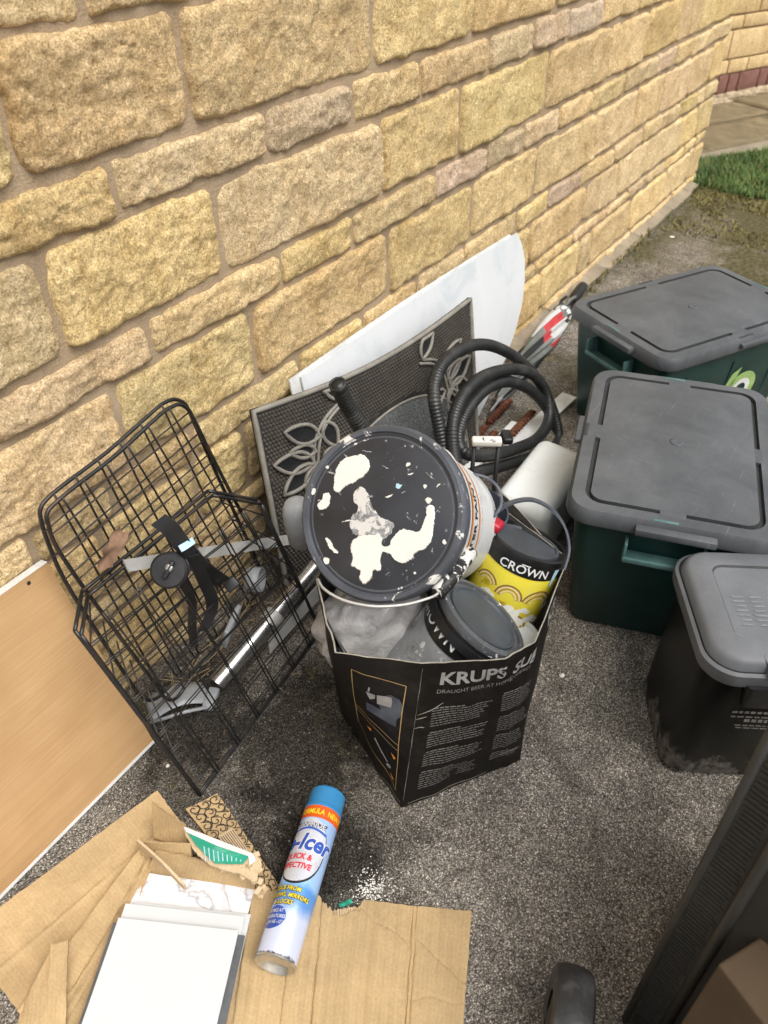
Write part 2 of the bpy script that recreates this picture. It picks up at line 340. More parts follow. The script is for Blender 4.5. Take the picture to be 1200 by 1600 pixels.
def card_mat(name='cardboard', base=(.50, .355, .185), flutes=True):
    m, nt, N, L, b = newmat(name); v = coord(N, L, None, 'UV'); o = coord(N, L)
    n1 = noise_node(N, L, o, 9, 6, .6); r = ramp(N, [(.3, [c * .8 for c in base]), (.7, [c * 1.12 for c in base])]); L.new(n1.outputs[0], r.inputs[0]); c = r.outputs[0]
    mp = N.new('ShaderNodeMapping'); mp.inputs['Scale'].default_value = (34, 1.2, 1); L.new(v, mp.inputs['Vector']); nb = noise_node(N, L, mp.outputs[0], 1.0, 2, .5); rb_ = ramp(N, [(.3, (.95, .945, .94)), (.6, (1.02,) * 3)]); L.new(nb.outputs[0], rb_.inputs[0]); c = mixc(N, L, 1, c, rb_.outputs[0], 'MULTIPLY')
    n2 = noise_node(N, L, o, 260, 3, .6); r2 = ramp(N, [(.3, (.82,) * 3), (.7, (1.1,) * 3)]); L.new(n2.outputs[0], r2.inputs[0]); c = mixc(N, L, .7, c, r2.outputs[0], 'MULTIPLY')
    n5 = noise_node(N, L, o, 16, 8, .75, .6); r5 = ramp(N, [(.60, (0, 0, 0)), (.75, (.42,) * 3)]); L.new(n5.outputs[0], r5.inputs[0]); c = mixc(N, L, r5.outputs[0], c, (.17, .10, .05))
    if flutes:
        wv = N.new('ShaderNodeTexWave'); wv.bands_direction = 'X'; wv.inputs['Scale'].default_value = 48; wv.inputs['Distortion'].default_value = .6; wv.inputs['Detail'].default_value = 2; L.new(v, wv.inputs['Vector'])
        rw = ramp(N, [(0, (.965,) * 3), (1, (1.015,) * 3)]); L.new(wv.outputs[1], rw.inputs[0]); c = mixc(N, L, 1, c, rw.outputs[0], 'MULTIPLY')
        n4 = noise_node(N, L, o, 34, 5, .6); q = bump(N, L, wv.outputs[1], .09, .002); q = bump(N, L, n4.outputs[0], .35, .005, q); L.new(q, b.inputs['Normal'])
    L.new(c, b.inputs['Base Color']); b.inputs['Roughness'].default_value = .82; b.inputs['Specular IOR Level'].default_value = .25; return m
def lid_mat(name='recycling_lid_plastic', base=(.062, .068, .074), dusty=(.118, .126, .133)):
    m, nt, N, L, b = newmat(name); v = coord(N, L)
    n1 = noise_node(N, L, v, 5, 7, .7, .4); r = ramp(N, [(.35, base), (.7, dusty)]); L.new(n1.outputs[0], r.inputs[0]); c = r.outputs[0]
    n2 = noise_node(N, L, coord(N, L, (6, 60, 6)), 5, 6, .7); r2 = ramp(N, [(.62, (0, 0, 0)), (.76, (.30,) * 3)]); L.new(n2.outputs[0], r2.inputs[0]); c = mixc(N, L, r2.outputs[0], c, (.27, .27, .255))
    for st_, rot_ in (((4, 150, 4), .5), ((160, 5, 4), .3), ((5, 190, 4), -.7)):
        mp = N.new('ShaderNodeMapping'); mp.inputs['Rotation'].default_value = (0, 0, rot_); mp.inputs['Scale'].default_value = st_; L.new(v, mp.inputs['Vector']); nn_ = noise_node(N, L, mp.outputs[0], 2, 3, .6); rr_ = ramp(N, [(.68, (0, 0, 0)), (.73, (.42,) * 3)]); L.new(nn_.outputs[0], rr_.inputs[0]); c = mixc(N, L, rr_.outputs[0], c, (.30, .305, .30))
    n3 = noise_node(N, L, v, 38, 6, .75); r3 = ramp(N, [(.70, (0, 0, 0)), (.74, (.7,) * 3)]); L.new(n3.outputs[0], r3.inputs[0]); c = mixc(N, L, r3.outputs[0], c, (.30, .29, .26))
    L.new(c, b.inputs['Base Color']); b.inputs['Roughness'].default_value = .5
    n4 = noise_node(N, L, v, 700, 2); n5 = noise_node(N, L, v, 9, 3); q = bump(N, L, n4.outputs[0], .12, .0006); q = bump(N, L, n5.outputs[0], .2, .004, q); L.new(q, b.inputs['Normal']); return m
def splat_mat(name, base, rough, paint=(.78, .75, .68), scale=16, th=.63, sc2=60, th2=.66, stretch=None):
    """dark plastic with dried paint smears"""
    m, nt, N, L, b = newmat(name); v = coord(N, L, stretch)
    n0 = noise_node(N, L, v, 12, 5); r0 = ramp(N, [(.3, [c * .75 for c in base]), (.7, [c * 1.3 for c in base])]); L.new(n0.outputs[0], r0.inputs[0]); c = r0.outputs[0]
    n1 = noise_node(N, L, v, scale, 8, .62, .8); r1 = ramp(N, [(th, (0, 0, 0)), (th + .015, (1, 1, 1))]); L.new(n1.outputs[0], r1.inputs[0])
    n2 = noise_node(N, L, v, sc2, 6, .7, .5); r2 = ramp(N, [(th2, (0, 0, 0)), (th2 + .03, (.85,) * 3)]); L.new(n2.outputs[0], r2.inputs[0])
    c = mixc(N, L, r2.outputs[0], c, (.42, .42, .42)); c = mixc(N, L, r1.outputs[0], c, paint)
    L.new(c, b.inputs['Base Color']); b.inputs['Roughness'].default_value = rough
    L.new(bump(N, L, r1.outputs[0], .4, .001), b.inputs['Normal']); return m
def rust_mat():
    m, nt, N, L, b = newmat('rust'); v = coord(N, L); n = noise_node(N, L, v, 70, 6, .7)
    r = ramp(N, [(.3, (.045, .016, .010)), (.55, (.17, .055, .024)), (.75, (.30, .12, .05))]); L.new(n.outputs[0], r.inputs[0]); L.new(r.outputs[0], b.inputs['Base Color']); b.inputs['Roughness'].default_value = .9
    L.new(bump(N, L, n.outputs[0], .8, .003), b.inputs['Normal']); return m
def bag_mat():
    m, nt, N, L, b = newmat('clear_polythene'); v = coord(N, L); n = noise_node(N, L, v, 16, 4, .6, .8)
    r = ramp(N, [(.3, (.42, .40, .385)), (.7, (.82, .80, .78))]); L.new(n.outputs[0], r.inputs[0]); L.new(r.outputs[0], b.inputs['Base Color'])
    b.inputs['Roughness'].default_value = .22; b.inputs['Transmission Weight'].default_value = .35; b.inputs['Coat Weight'].default_value = .4
    n2 = noise_node(N, L, v, 45, 3, .5, 1.5); L.new(bump(N, L, n2.outputs[0], .35, .006), b.inputs['Normal']); return m
def marble_mat():
    m, nt, N, L, b = newmat('marble_tile_glaze'); v = coord(N, L); n = noise_node(N, L, v, 9, 9, .62, 1.4)
    r = ramp(N, [(.38, (.80, .80, .80)), (.49, (.70, .70, .715)), (.53, (.42, .42, .45)), (.57, (.74, .74, .75)), (.8, (.82, .82, .82))]); L.new(n.outputs[0], r.inputs[0]); L.new(r.outputs[0], b.inputs['Base Color']); b.inputs['Roughness'].default_value = .14; return m
def panel_mat():
    m, nt, N, L, b = newmat('white_wall_panel'); v = coord(N, L); n = noise_node(N, L, v, 6, 8, .66, 1.2)
    r = ramp(N, [(.36, (.58, .62, .64)), (.47, (.67, .69, .70)), (.7, (.71, .72, .725))]); L.new(n.outputs[0], r.inputs[0]); c = r.outputs[0]
    n2 = noise_node(N, L, v, 30, 7, .75); r2 = ramp(N, [(.70, (0, 0, 0)), (.75, (.5,) * 3)]); L.new(n2.outputs[0], r2.inputs[0]); c = mixc(N, L, r2.outputs[0], c, (.42, .43, .42))
    L.new(c, b.inputs['Base Color']); b.inputs['Roughness'].default_value = .28; return m
def carpet_mat():
    m, nt, N, L, b = newmat('mat_carpet'); v = coord(N, L); n = noise_node(N, L, v, 330, 3, .8)
    r = ramp(N, [(.33, (.028, .031, .031)), (.5, (.095, .102, .10)), (.68, (.30, .31, .30))]); L.new(n.outputs[0], r.inputs[0]); L.new(r.outputs[0], b.inputs['Base Color']); b.inputs['Roughness'].default_value = .95
    L.new(bump(N, L, n.outputs[0], .9, .004), b.inputs['Normal']); return m
def can_mat(P0, ax, length):
    """printed aerosol: the ink changes along the can, with a scuffed lower edge"""
    m, nt, N, L, b = newmat('aerosol_print'); v = coord(N, L, None, 'UV'); s = N.new('ShaderNodeSeparateXYZ'); L.new(v, s.inputs[0]); o = coord(N, L)
    n = noise_node(N, L, o, 26, 6, .7); ms = N.new('ShaderNodeMath'); ms.operation = 'MULTIPLY_ADD'; ms.inputs[1].default_value = .16; L.new(n.outputs[0], ms.inputs[0]); L.new(s.outputs[1], ms.inputs[2])
    r = ramp(N, [(.10, (.60, .64, .80)), (.34, (.56, .62, .80)), (.43, (.13, .30, .66)), (.52, (.10, .30, .68)), (.58, (.34, .55, .83)), (.75, (.40, .55, .83)), (1.0, (.36, .52, .82))]); L.new(ms.outputs[0], r.inputs[0]); c = r.outputs[0]
    n2 = noise_node(N, L, o, 90, 5, .75); a = N.new('ShaderNodeMath'); a.operation = 'MULTIPLY_ADD'; a.inputs[1].default_value = .11; L.new(n2.outputs[0], a.inputs[0]); L.new(s.outputs[1], a.inputs[2])
    sc = ramp(N, [(.064, (1, 1, 1)), (.074, (0, 0, 0))]); L.new(a.outputs[0], sc.inputs[0]); c = mixc(N, L, sc.outputs[0], c, (.05, .045, .045))
    L.new(c, b.inputs['Base Color']); b.inputs['Roughness'].default_value = .3; b.inputs['Metallic'].default_value = .15; return m

M = {}
M['stone'] = stone_mat(); M['mortar'] = mortar_mat(); M['tarmac'] = tarmac_mat(); M['wood'] = wood_mat(); M['card'] = card_mat()
M['cardin'] = card_mat('cardboard_torn_layer', (.60, .46, .29), False); M['lid'] = lid_mat(); M['rust'] = rust_mat(); M['bag'] = bag_mat()
M['marble'] = marble_mat(); M['panel'] = panel_mat(); M['carpet'] = carpet_mat()
M['concrete'] = simple('concrete', (.30, .25, .18), .92, 0, .3, 14, (.10, .085, .045), .85, 7, .7, 120, .004)
M['green'] = simple('green_box_plastic', (.006, .038, .033), .42, 0, .3, 8, (.05, .055, .045), .25, 12, .1, 300, .0006)
M['teal'] = simple('worn_green_rim_plastic', (.075, .16, .155), .5, 0, .25, 20, (.16, .19, .17), .4, 20)
M['groove'] = simple('black_lid_groove', (.038, .040, .042), .6, 0, .3, 20)
M['caddy'] = simple('black_caddy_plastic', (.012, .012, .013), .36, 0, .3, 10, (.06, .06, .055), .35, 9, .1, 300, .0006)
M['caddylid'] = lid_mat('caddy_lid_plastic', (.125, .134, .145), (.19, .20, .212))
M['mud'] = simple('dried_mud', (.15, .13, .105), .95, 0, .4, 40, (.05, .045, .04), .5, 20, .8, 150, .003)
M['black'] = simple('black_plastic', (.014, .014, .015), .45, 0, .3, 15, (.055, .05, .045), .35, 14)
M['wire'] = simple('black_coated_wire', (.013, .013, .013), .38, 0, .4, 30, (.10, .05, .026), .55, 16)
M['hose'] = simple('black_hose_plastic', (.017, .018, .018), .42, 0, .3, 18, (.12, .115, .10), .4, 14)
M['rubber'] = simple('grey_brown_rubber', (.020, .0175, .015), .62, 0, .3, 20, (.12, .105, .085), .5, 14, .3, 200, .001)
M['rubberhi'] = simple('worn_rubber_ridge', (.22, .205, .175), .6, 0, .25, 30); M['rubberstud'] = simple('rubber_stud', (.075, .066, .054), .6, 0, .3, 30)
M['white'] = simple('white_plastic', (.72, .73, .71), .4, 0, .06, 8, (.33, .32, .27), .5, 11)
M['tank'] = simple('milky_tank_plastic', (.86, .90, .885), .38, 0, .06, 5, (.40, .40, .30), .4, 6)
M['tile'] = simple('white_tile_glaze', (.60, .62, .625), .3, 0, .02, 4, (.6, .6, .58), .15, 10, .03, 60, .0008, rvar=.05, spec=.3)
M['tileedge'] = simple('dark_tile_edge', (.10, .105, .11), .6, 0, .3, 30)
M['alu'] = simple('weathered_aluminium', (.56, .55, .52), .45, .25, .2, 12, (.16, .14, .11), .6, 13)
M['chrome'] = simple('scuffed_chrome', (.56, .56, .55), .27, .9, .15, 12, (.16, .13, .10), .6, 11)
M['greyp'] = simple('grey_plastic', (.32, .335, .35), .45, 0, .15, 12, (.14, .13, .11), .5, 14)
M['slate'] = simple('slate_blue_plastic', (.060, .072, .092), .45, 0, .25, 15, (.20, .20, .20), .4, 22)
M['bucketlid'] = splat_mat('paint_spotted_black_lid', (.030, .032, .038), .42, (.72, .70, .65), 26, .73, 60, .64)
M['bucketrim'] = splat_mat('paint_smeared_slate_rim', (.075, .082, .096), .45, (.70, .69, .65), 13, .60, 50, .64)
M['paint'] = simple('dried_white_paint', (.76, .735, .67), .6, 0, .05, 30, (.55, .52, .46), .3, 30, .5, 60, .002)
M['paintgrey'] = splat_mat('thin_white_paint_smear', (.20, .20, .20), .6, (.62, .6, .57), 40, .50, 110, .5)
M['bucket'] = simple('white_bucket_plastic', (.70, .71, .70), .38, 0, .06, 10, (.30, .29, .27), .55, 14)
M['orange'] = simple('orange_print', (.75, .25, .02), .4, 0, .1, 20, (.7, .7, .68), .5, 40)
M['ink'] = simple('black_ink', (.012, .012, .012), .45, 0, .2, 20)
M['inkw'] = simple('white_ink', (.72, .72, .70), .45, 0, .08, 30)
M['inkg'] = simple('grey_ink', (.30, .29, .275), .5, 0, .2, 60)
M['inkd'] = simple('dim_grey_ink', (.21, .20, .185), .5, 0, .3, 90)
M['gold'] = simple('gold_ink', (.50, .33, .13), .45, 0, .2, 30)
M['kbox'] = simple('dark_printed_card', (.0085, .0072, .006), .5, 0, .25, 12, (.05, .046, .04), .3, 20, .3, 40, .002, spec=.22)
M['kraw'] = simple('worn_grey_card_edge', (.30, .27, .22), .85, 0, .3, 60)
M['kin'] = simple('grey_card_inside', (.055, .055, .05), .7, 0, .3, 14, (.12, .115, .10), .5, 10)
M['tinblack'] = splat_mat('black_tin_band', (.012, .012, .012), .28, (.6, .6, .58), 30, .74, 90, .74)
M['tinrim'] = splat_mat('paint_spotted_tin_rim', (.09, .095, .10), .3, (.74, .73, .70), 40, .64, 110, .62)
M['tinlid'] = splat_mat('slate_tin_lid', (.055, .064, .075), .5, (.74, .73, .7), 26, .70, 80, .73)
M['tingrey'] = splat_mat('grey_tin_label', (.27, .28, .285), .4, (.52, .53, .54), 30, .57, 75, .60)
M['yellow'] = simple('yellow_tin_label', (.90, .76, .06), .38, 0, .08, 12, (.78, .72, .22), .6, 26)
M['olive'] = simple('olive_plastic', (.20, .20, .05), .45, 0, .15, 12)
M['pbrown'] = simple('brown_print', (.26, .145, .05), .45, 0, .2, 30)
M['pcream'] = simple('cream_print', (.72, .60, .26), .45, 0, .1, 30)
M['pwhite'] = simple('white_print', (.76, .75, .68), .45, 0, .08, 30)
M['pochre'] = simple('ochre_line_print', (.42, .27, .02), .45, 0, .2, 30)
M['red'] = simple('red_plastic', (.40, .012, .03), .4, 0, .2, 20)
M['capblue'] = simple('blue_cap_plastic', (.035, .22, .46), .4, 0, .14, 14, (.08, .30, .48), .5, 18)
M['canorange'] = simple('orange_band_print', (.68, .105, .015), .35, 0, .1, 20)
M['canyellow'] = simple('yellow_print', (.82, .66, .03), .4, 0, .06, 30)
M['canblue'] = simple('deep_blue_print', (.03, .09, .42), .35, 0, .3, 60)
M['cansilver'] = simple('silver_print', (.62, .64, .70), .3, .2, .1, 20)
M['canred'] = simple('red_print', (.62, .02, .03), .4, 0, .1, 30)
M['canbase'] = simple('tinplate', (.60, .56, .48), .3, .8, .15, 12, (.24, .17, .10), .5, 16)
M['paper'] = simple('green_paper', (.02, .30, .19), .5, 0, .15, 12, (.30, .52, .44), .5, 30)
M['scroll'] = simple('black_scroll_print', (.03, .025, .022), .6, 0, .2, 30)
M['leaf'] = simple('dry_brown_leaf', (.22, .13, .08), .85, 0, .4, 30, (.07, .03, .015), .6, 24, .6, 60, .003)
M['straw'] = simple('dry_straw', (.26, .19, .10), .85, 0, .35, 60)
M['tape'] = simple('pale_blue_tape', (.42, .62, .72), .55, 0, .12, 30)
M['umbgrey'] = simple('grey_umbrella_cloth', (.16, .17, .155), .85, 0, .25, 14, (.30, .31, .28), .5, 18)
M['umbwhite'] = simple('white_umbrella_cloth', (.50, .50, .49), .85, 0, .1, 18)
M['umbred'] = simple('red_umbrella_cloth', (.42, .04, .045), .85, 0, .2, 18)
M['grassdry'] = simple('dry_grass_blade', (.30, .26, .09), .8, 0, .3, 3, None, 0, 6, 0); M['grasslight'] = simple('light_grass_blade', (.13, .21, .05), .7, 0, .3, 3, None, 0, 6, 0); M['grass'] = simple('grass_blade', (.075, .15, .035), .7, 0, .4, 3, (.15, .20, .04), .5, 6, 0)
M['moss'] = simple('moss_tuft', (.19, .165, .055), .95, 0, .5, 4, (.09, .065, .035), .6, 6, 0)
M['soil'] = simple('soil', (.045, .04, .02), .95, 0, .4, 30, (.09, .10, .02), .5, 10, .8, 90, .01)
M['flag'] = simple('riven_sandstone_flag', (.20, .155, .085), .9, 0, .35, 5, (.085, .075, .035), .8, 3.5, .8, 26, .012)
M['gravel'] = simple('pale_gravel', (.45, .37, .25), .9, 0, .5, 18)
M['brick'] = simple('red_brick', (.22, .105, .08), .9, 0, .3, 14, (.12, .07, .05), .5, 9, .7, 90, .004)
M['binblack'] = simple('dark_bin_plastic', (.030, .028, .023), .5, 0, .3, 8, (.06, .054, .044), .4, 10, .2, 240, .001)
M['tyre'] = simple('worn_tyre_rubber', (.036, .036, .036), .42, 0, .35, 18, (.20, .20, .20), .7, 9, .4, 160, .002, (1, 1, 1))
M['chip'] = simple('stone_chip', (.20, .185, .16), .9, 0, .7, 3, None, 0, 5, 0)
M['decal'] = simple('light_green_print', (.30, .46, .14), .5, 0, .15, 40, (.6, .66, .5), .5, 60)
M['sticker'] = simple('faded_lid_print', (.20, .215, .215), .5, 0, .2, 60)
M['brownbox'] = simple('brown_parcel_card', (.095, .062, .034), .9, 0, .2, 10)

exec_order = []
# ================================================================== SETTING
WY = 1.038          # face of the house wall
g = (A((-25, -25, 0), (25, -25, 0), (25, 25, 0), (-25, 25, 0)), [[0, 1, 2, 3]])
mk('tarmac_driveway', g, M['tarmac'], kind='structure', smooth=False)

# ---- house wall
wall = empty('stone_wall', (2.2, WY, 0), 'tall yellow sandstone house wall with pale mortar running beside the rubbish pile', 'wall')
def mortar_sheet(parent, x0, x1, z0, z1, Y, step=.03):
    nx, nzv = int((x1 - x0) / step), int((z1 - z0) / step); V = []
    for j in range(nzv + 1):
        for i in range(nx + 1):
            x, z = x0 + (x1 - x0) * i / nx, z0 + (z1 - z0) * j / nzv
            V.append((x, Y + .004 * nz((x, 0, z), 14), z))
    m = nx + 1; Fc = [[j * m + i, j * m + i + 1, j * m + m + i + 1, j * m + m + i] for j in range(nzv) for i in range(nx)]
    n0 = len(V); V += [(x0, Y + .2, z0), (x1, Y + .2, z0), (x1, Y + .2, z1), (x0, Y + .2, z1)]
    Fc += [[n0, n0 + 3, n0 + 2, n0 + 1], [m - 1, n0 + 1, n0 + 2, (nzv + 1) * m - 1], [0, nzv * m, n0 + 3, n0]]
    return mk('mortar', (V, Fc), M['mortar'], parent)
mortar_sheet(wall, -.6, 4.455, -.05, 2.6, WY + .0045)

COLS = {'y': (.79, .60, .325), 'b': (.775, .59, .33), 'l': (.81, .62, .345), 'p': (.675, .53, .36), 'o': (.785, .59, .315), 'g': (.78, .595, .32)}
def stone_geo(x0, x1, z0, z1, sp, seed, gap=.0058, proud=.0085):
    a, b = (x1 - x0) / 2 - gap, (z1 - z0) / 2 - gap
    def axis(h):
        e = [0, .004, .010]; n = max(3, int((2 * h - .02) / sp)); mid = np.linspace(.018, 2 * h - .018, n)
        return np.r_[e, mid, 2 * h - .010, 2 * h - .004, 2 * h] - h
    xs, zs = axis(a), axis(b); r = min(.030, b * .5) * random.uniform(.45, 1.1); V = []
    cx, cz = (x0 + x1) / 2, (z0 + z1) / 2; tx, tz = random.uniform(-.012, .012), random.uniform(-.02, .02)
    for z in zs:
        for x in xs:
            e = min(a - abs(x), b - abs(z)); px, pz = x, z
            dx, dz = abs(x) - (a - r), abs(z) - (b - r)
            if dx > 0 and dz > 0:
                mm = max(dx, dz); L_ = math.hypot(dx, dz); e = min(e, r - L_ * 0 - mm) ; px = math.copysign(a - r + dx * mm / L_, x); pz = math.copysign(b - r + dz * mm / L_, z)
            q = (cx + px, seed, cz + pz); k = min(1, e / .009); s = k * (2 - k)
            w = .0060 if e < .03 else .002
            ox = w * nz(q, 17, 3.1) + .0034 * nz(q, 60, 9.0); oz = w * nz(q, 17, 8.7) + .0034 * nz(q, 60, 4.0)
            h = proud * s + (tx * px / .2 + tz * pz / .1 * .35) * s * .6
            h += s * (.0075 * nz(q, 13, 1.3) + .0045 * nz(q, 34, 5.9) + .0050 * abs(nz((q[0] * .7 + q[2] * .6, seed, q[2]), 55, 2.2)) + .0042 * nz(q, 95, 7.7))
            if e > .003: h = max(h, .0025 + .002 * nz(q, 40, 3.3))
            if e < .001: h = -.006
            V.append((cx + px + ox, WY + .004 - h, cz + pz + oz))
    m = len(xs); Fc = [[j * m + i, j * m + i + 1, j * m + m + i + 1, j * m + m + i] for j in range(len(zs) - 1) for i in range(m - 1)]
    return V, Fc
def X(px, py): return float(W(px, py, WY)[0])
ROWS = [  # (bottom, top, joints along the wall, tints)
 (1.258, 1.43, [-.1, .34, .66, 1.0, 1.4, 1.72, 2.1, 2.44, 2.8, 3.2, 3.5, 3.9, 4.2, 4.47], 'ylboylbyol'),
 (1.170, 1.258, [-.1, .30, X(128, 8), 1.05, 1.35, 1.6, 1.84, 2.15, 2.4, 2.7, 2.9, 3.2, 3.5, 3.7, 4.0, 4.2, 4.47], 'ybgbpybyp'),
 (.994, 1.170, [-.1, .25, X(-4, 160), X(286, 100), X(583, 40), X(738, 25), X(868, 5), 2.95, 3.3, 3.6, 3.95, 4.25, 4.47], 'ylybyobl'),
 (.906, .994, [-.05, .30, X(177, 290), X(414, 205), X(551, 155), X(656, 112), X(766, 78), X(835, 55), X(891, 35), X(942, 15), X(999, 3), 3.55, 3.8, 4.1, 4.28, 4.47], 'bybpbyppplybyb'),
 (.735, .906, [-.12, .26, X(84, 480), X(342, 360), X(596, 240), X(719, 185), X(855, 130), X(953, 80), X(1010, 52), X(1061, 38), X(1094, 28), X(1117, 18), 4.47], 'ylylyloyoolyb'),
 (.653, .735, [-.05, .34, X(235, 535), X(437, 420), X(551, 355), X(680, 290), X(758, 250), X(819, 214), X(875, 180), X(924, 155), X(977, 127), X(1026, 102), X(1058, 82), X(1086, 64), X(1112, 50), 4.47], 'ybyybpppbybpbyb'),
 (.487, .653, [-.12, .22, X(190, 660), X(397, 545), X(607, 410), X(737, 325), X(838, 262), X(930, 202), X(995, 162), X(1037, 140), X(1079, 112), X(1113, 88), 4.47], 'yylyoygybllyb'),
 (.410, .487, [0.02, X(54, 860), X(175, 775), X(300, 690), X(468, 572), X(567, 507), X(652, 450), X(727, 390), X(808, 348), X(857, 312), X(905, 273), X(960, 236), X(1006, 203), X(1035, 182), X(1062, 162), X(1091, 143), 4.27, 4.47], 'ybbybybybpbylbyyb'),
 (.257, .410, [0.0, .34, .62, .86, X(395, 780), 1.42, 1.74, 2.06, X(825, 385), X(915, 307), X(966, 262), X(1010, 235), X(1066, 190), X(1093, 165), 4.24, 4.47], 'ybylbyoyybyloly'),
 (.203, .257, [0.1, .48, .8, 1.1, 1.5, 1.95, X(834, 425), X(895, 370), X(946, 332), X(980, 306), X(1011, 278), X(1040, 254), X(1070, 228), 4.3, 4.47], 'bybybybylpbylb'),
 (.047, .203, [-.1, .42, .76, 1.05, 1.44, 1.8, X(840, 462), X(902, 412), X(920, 392), X(985, 327), X(1040, 282), X(1077, 244), 4.32, 4.47], 'ylbyoylbylyly'),
 (-.01, .047, [-.2, .3, .7, 1.2, 1.6, 2.1, X(847, 487), X(945, 402), X(985, 364), X(1017, 333), X(1050, 305), 4.3, 4.47], 'bybybybylyby'),
]
for z0, z1, js, tint in ROWS:
    for i in range(len(js) - 1):
        x0, x1 = js[i], js[i + 1]
        if x1 - x0 < .03: continue
        dist = math.hypot((x0 + x1) / 2, WY); sp = .0062 * max(1, dist / 1.35)
        c = COLS[tint[i % len(tint)]]; f = random.uniform(.9, 1.1)
        zj = random.uniform(-.003, .003)
        mk('stone', stone_geo(x0, x1, z0 + zj, z1 + zj, sp, i * 1.37 + z0 * 9), M['stone'], wall,
           color=(c[0] * f * random.uniform(.97, 1.03), c[1] * f, c[2] * f * random.uniform(.9, 1.1), 1))
# return wall behind the corner, plain quoin faces of the same stones
rw = mk('return_wall', xf(rbox(.2, 3.0, 2.65, 0), np.array([[1, 0, 0, 4.372], [0, 1, 0, WY + 1.72], [0, 0, 1, 1.28], [0, 0, 0, 1]])), M['mortar'], wall, smooth=False)

# ---- concrete footing strip
fx = 1.2; foot = empty('concrete_footing', (2.8, 1.0, 0), kind='structure')
while fx < 4.36:
    L_ = random.uniform(.22, .5); x1 = min(fx + L_, 4.38); wd = random.uniform(.045, .062); h0 = random.uniform(.012, .02)
    def fo(u, v, s=fx): return (0, .006 * nz((s + u * .4, v, 0), 16, 2) * (1 - v), .004 * nz((s + u * .4, v * .1, 0), 22, 5))
    P = patch((fx + .003, WY - wd, h0), (x1 - .003, WY - wd, h0), (x1 - .003, WY + .012, h0 + .012), (fx + .003, WY + .012, h0 + .012), 14, 4, .04, fo)
    mk('slab', P, M['concrete'], foot, smooth='auto'); fx = x1

# ---- lawn, path, gravel and far wall
lawn_poly = [(4.42, 1.03), (4.36, .8), (4.37, .3), (4.36, -.4), (4.4, -2.5), (6.2, -2.5), (6.0, .1), (5.45, .66), (5.08, .92), (4.78, 1.12), (4.5, 1.3), (4.48, 1.04)]
mk('lawn_soil', prism([(x, y, -.03) for x, y in lawn_poly], (0, 0, .045)), M['soil'], kind='structure', smooth=False)
def inpoly(x, y, P):
    c = False; j = len(P) - 1
    for i in range(len(P)):
        if (P[i][1] > y) != (P[j][1] > y) and x < (P[j][0] - P[i][0]) * (y - P[i][1]) / (P[j][1] - P[i][1]) + P[i][0]: c = not c
        j = i
    return c
V, Fc = [], []
def blade(x, y, z, h, w, lean, az):
    n = len(V); dx, dy = math.cos(az), math.sin(az); sx, sy = -dy * w, dx * w
    V.extend([(x - sx, y - sy, z), (x + sx, y + sy, z), (x + dx * lean * .35 - sx * .7, y + dy * lean * .35 - sy * .7, z + h * .55), (x + dx * lean * .35 + sx * .7, y + dy * lean * .35 + sy * .7, z + h * .55), (x + dx * lean, y + dy * lean, z + h)])
    Fc.extend([[n, n + 1, n + 3, n + 2], [n + 2, n + 3, n + 4]])
cnt = 0
while cnt < 26000:
    x, y = random.uniform(4.26, 5.6), random.uniform(-.2, 1.25)
    if inpoly(x, y, lawn_poly) or inpoly(x + abs(random.gauss(0, .035)), y, lawn_poly):
        edge = x < 4.5
        h = random.uniform(.012, .045) * (1.25 if nz((x, y, 0), 5) > .1 else .9) * (.6 if edge and random.random() < .5 else 1)
        blade(x, y, .01, h, random.uniform(.0015, .003), random.uniform(.005, .04), random.uniform(0, 6.28)); cnt += 1
mi = [t for t in [random.choices((0, 1, 2), (6, 4, 1))[0] for _ in range(len(Fc) // 2)] for _ in (0, 1)]; mk('lawn_grass', (V, Fc), [M['grass'], M['grasslight'], M['grassdry']], kind='stuff', mi=mi)
V, Fc = [], []
for _ in range(9000):
    x = 4.42 - abs(random.gauss(0, .5)); y = random.uniform(-.3, 1.0)
    if x < 2.3 or nz((x, y, 0), 3.3, 4) < .12 - max(0, (x - 3.85)) * .9: continue
    blade(x, y, 0, random.uniform(.004, .015), random.uniform(.002, .005), random.uniform(.002, .012), random.uniform(0, 6.28))
for _ in range(500):
    x = random.uniform(2.3, 4.3); y = WY - .05 - abs(random.gauss(0, .02))
    if nz((x, 0, 0), 4, 2) > .05: blade(x, y, .008, random.uniform(.008, .03), random.uniform(.002, .004), random.uniform(.004, .02), random.uniform(0, 6.28))
mk('moss', (V, Fc), M['moss'], kind='stuff')

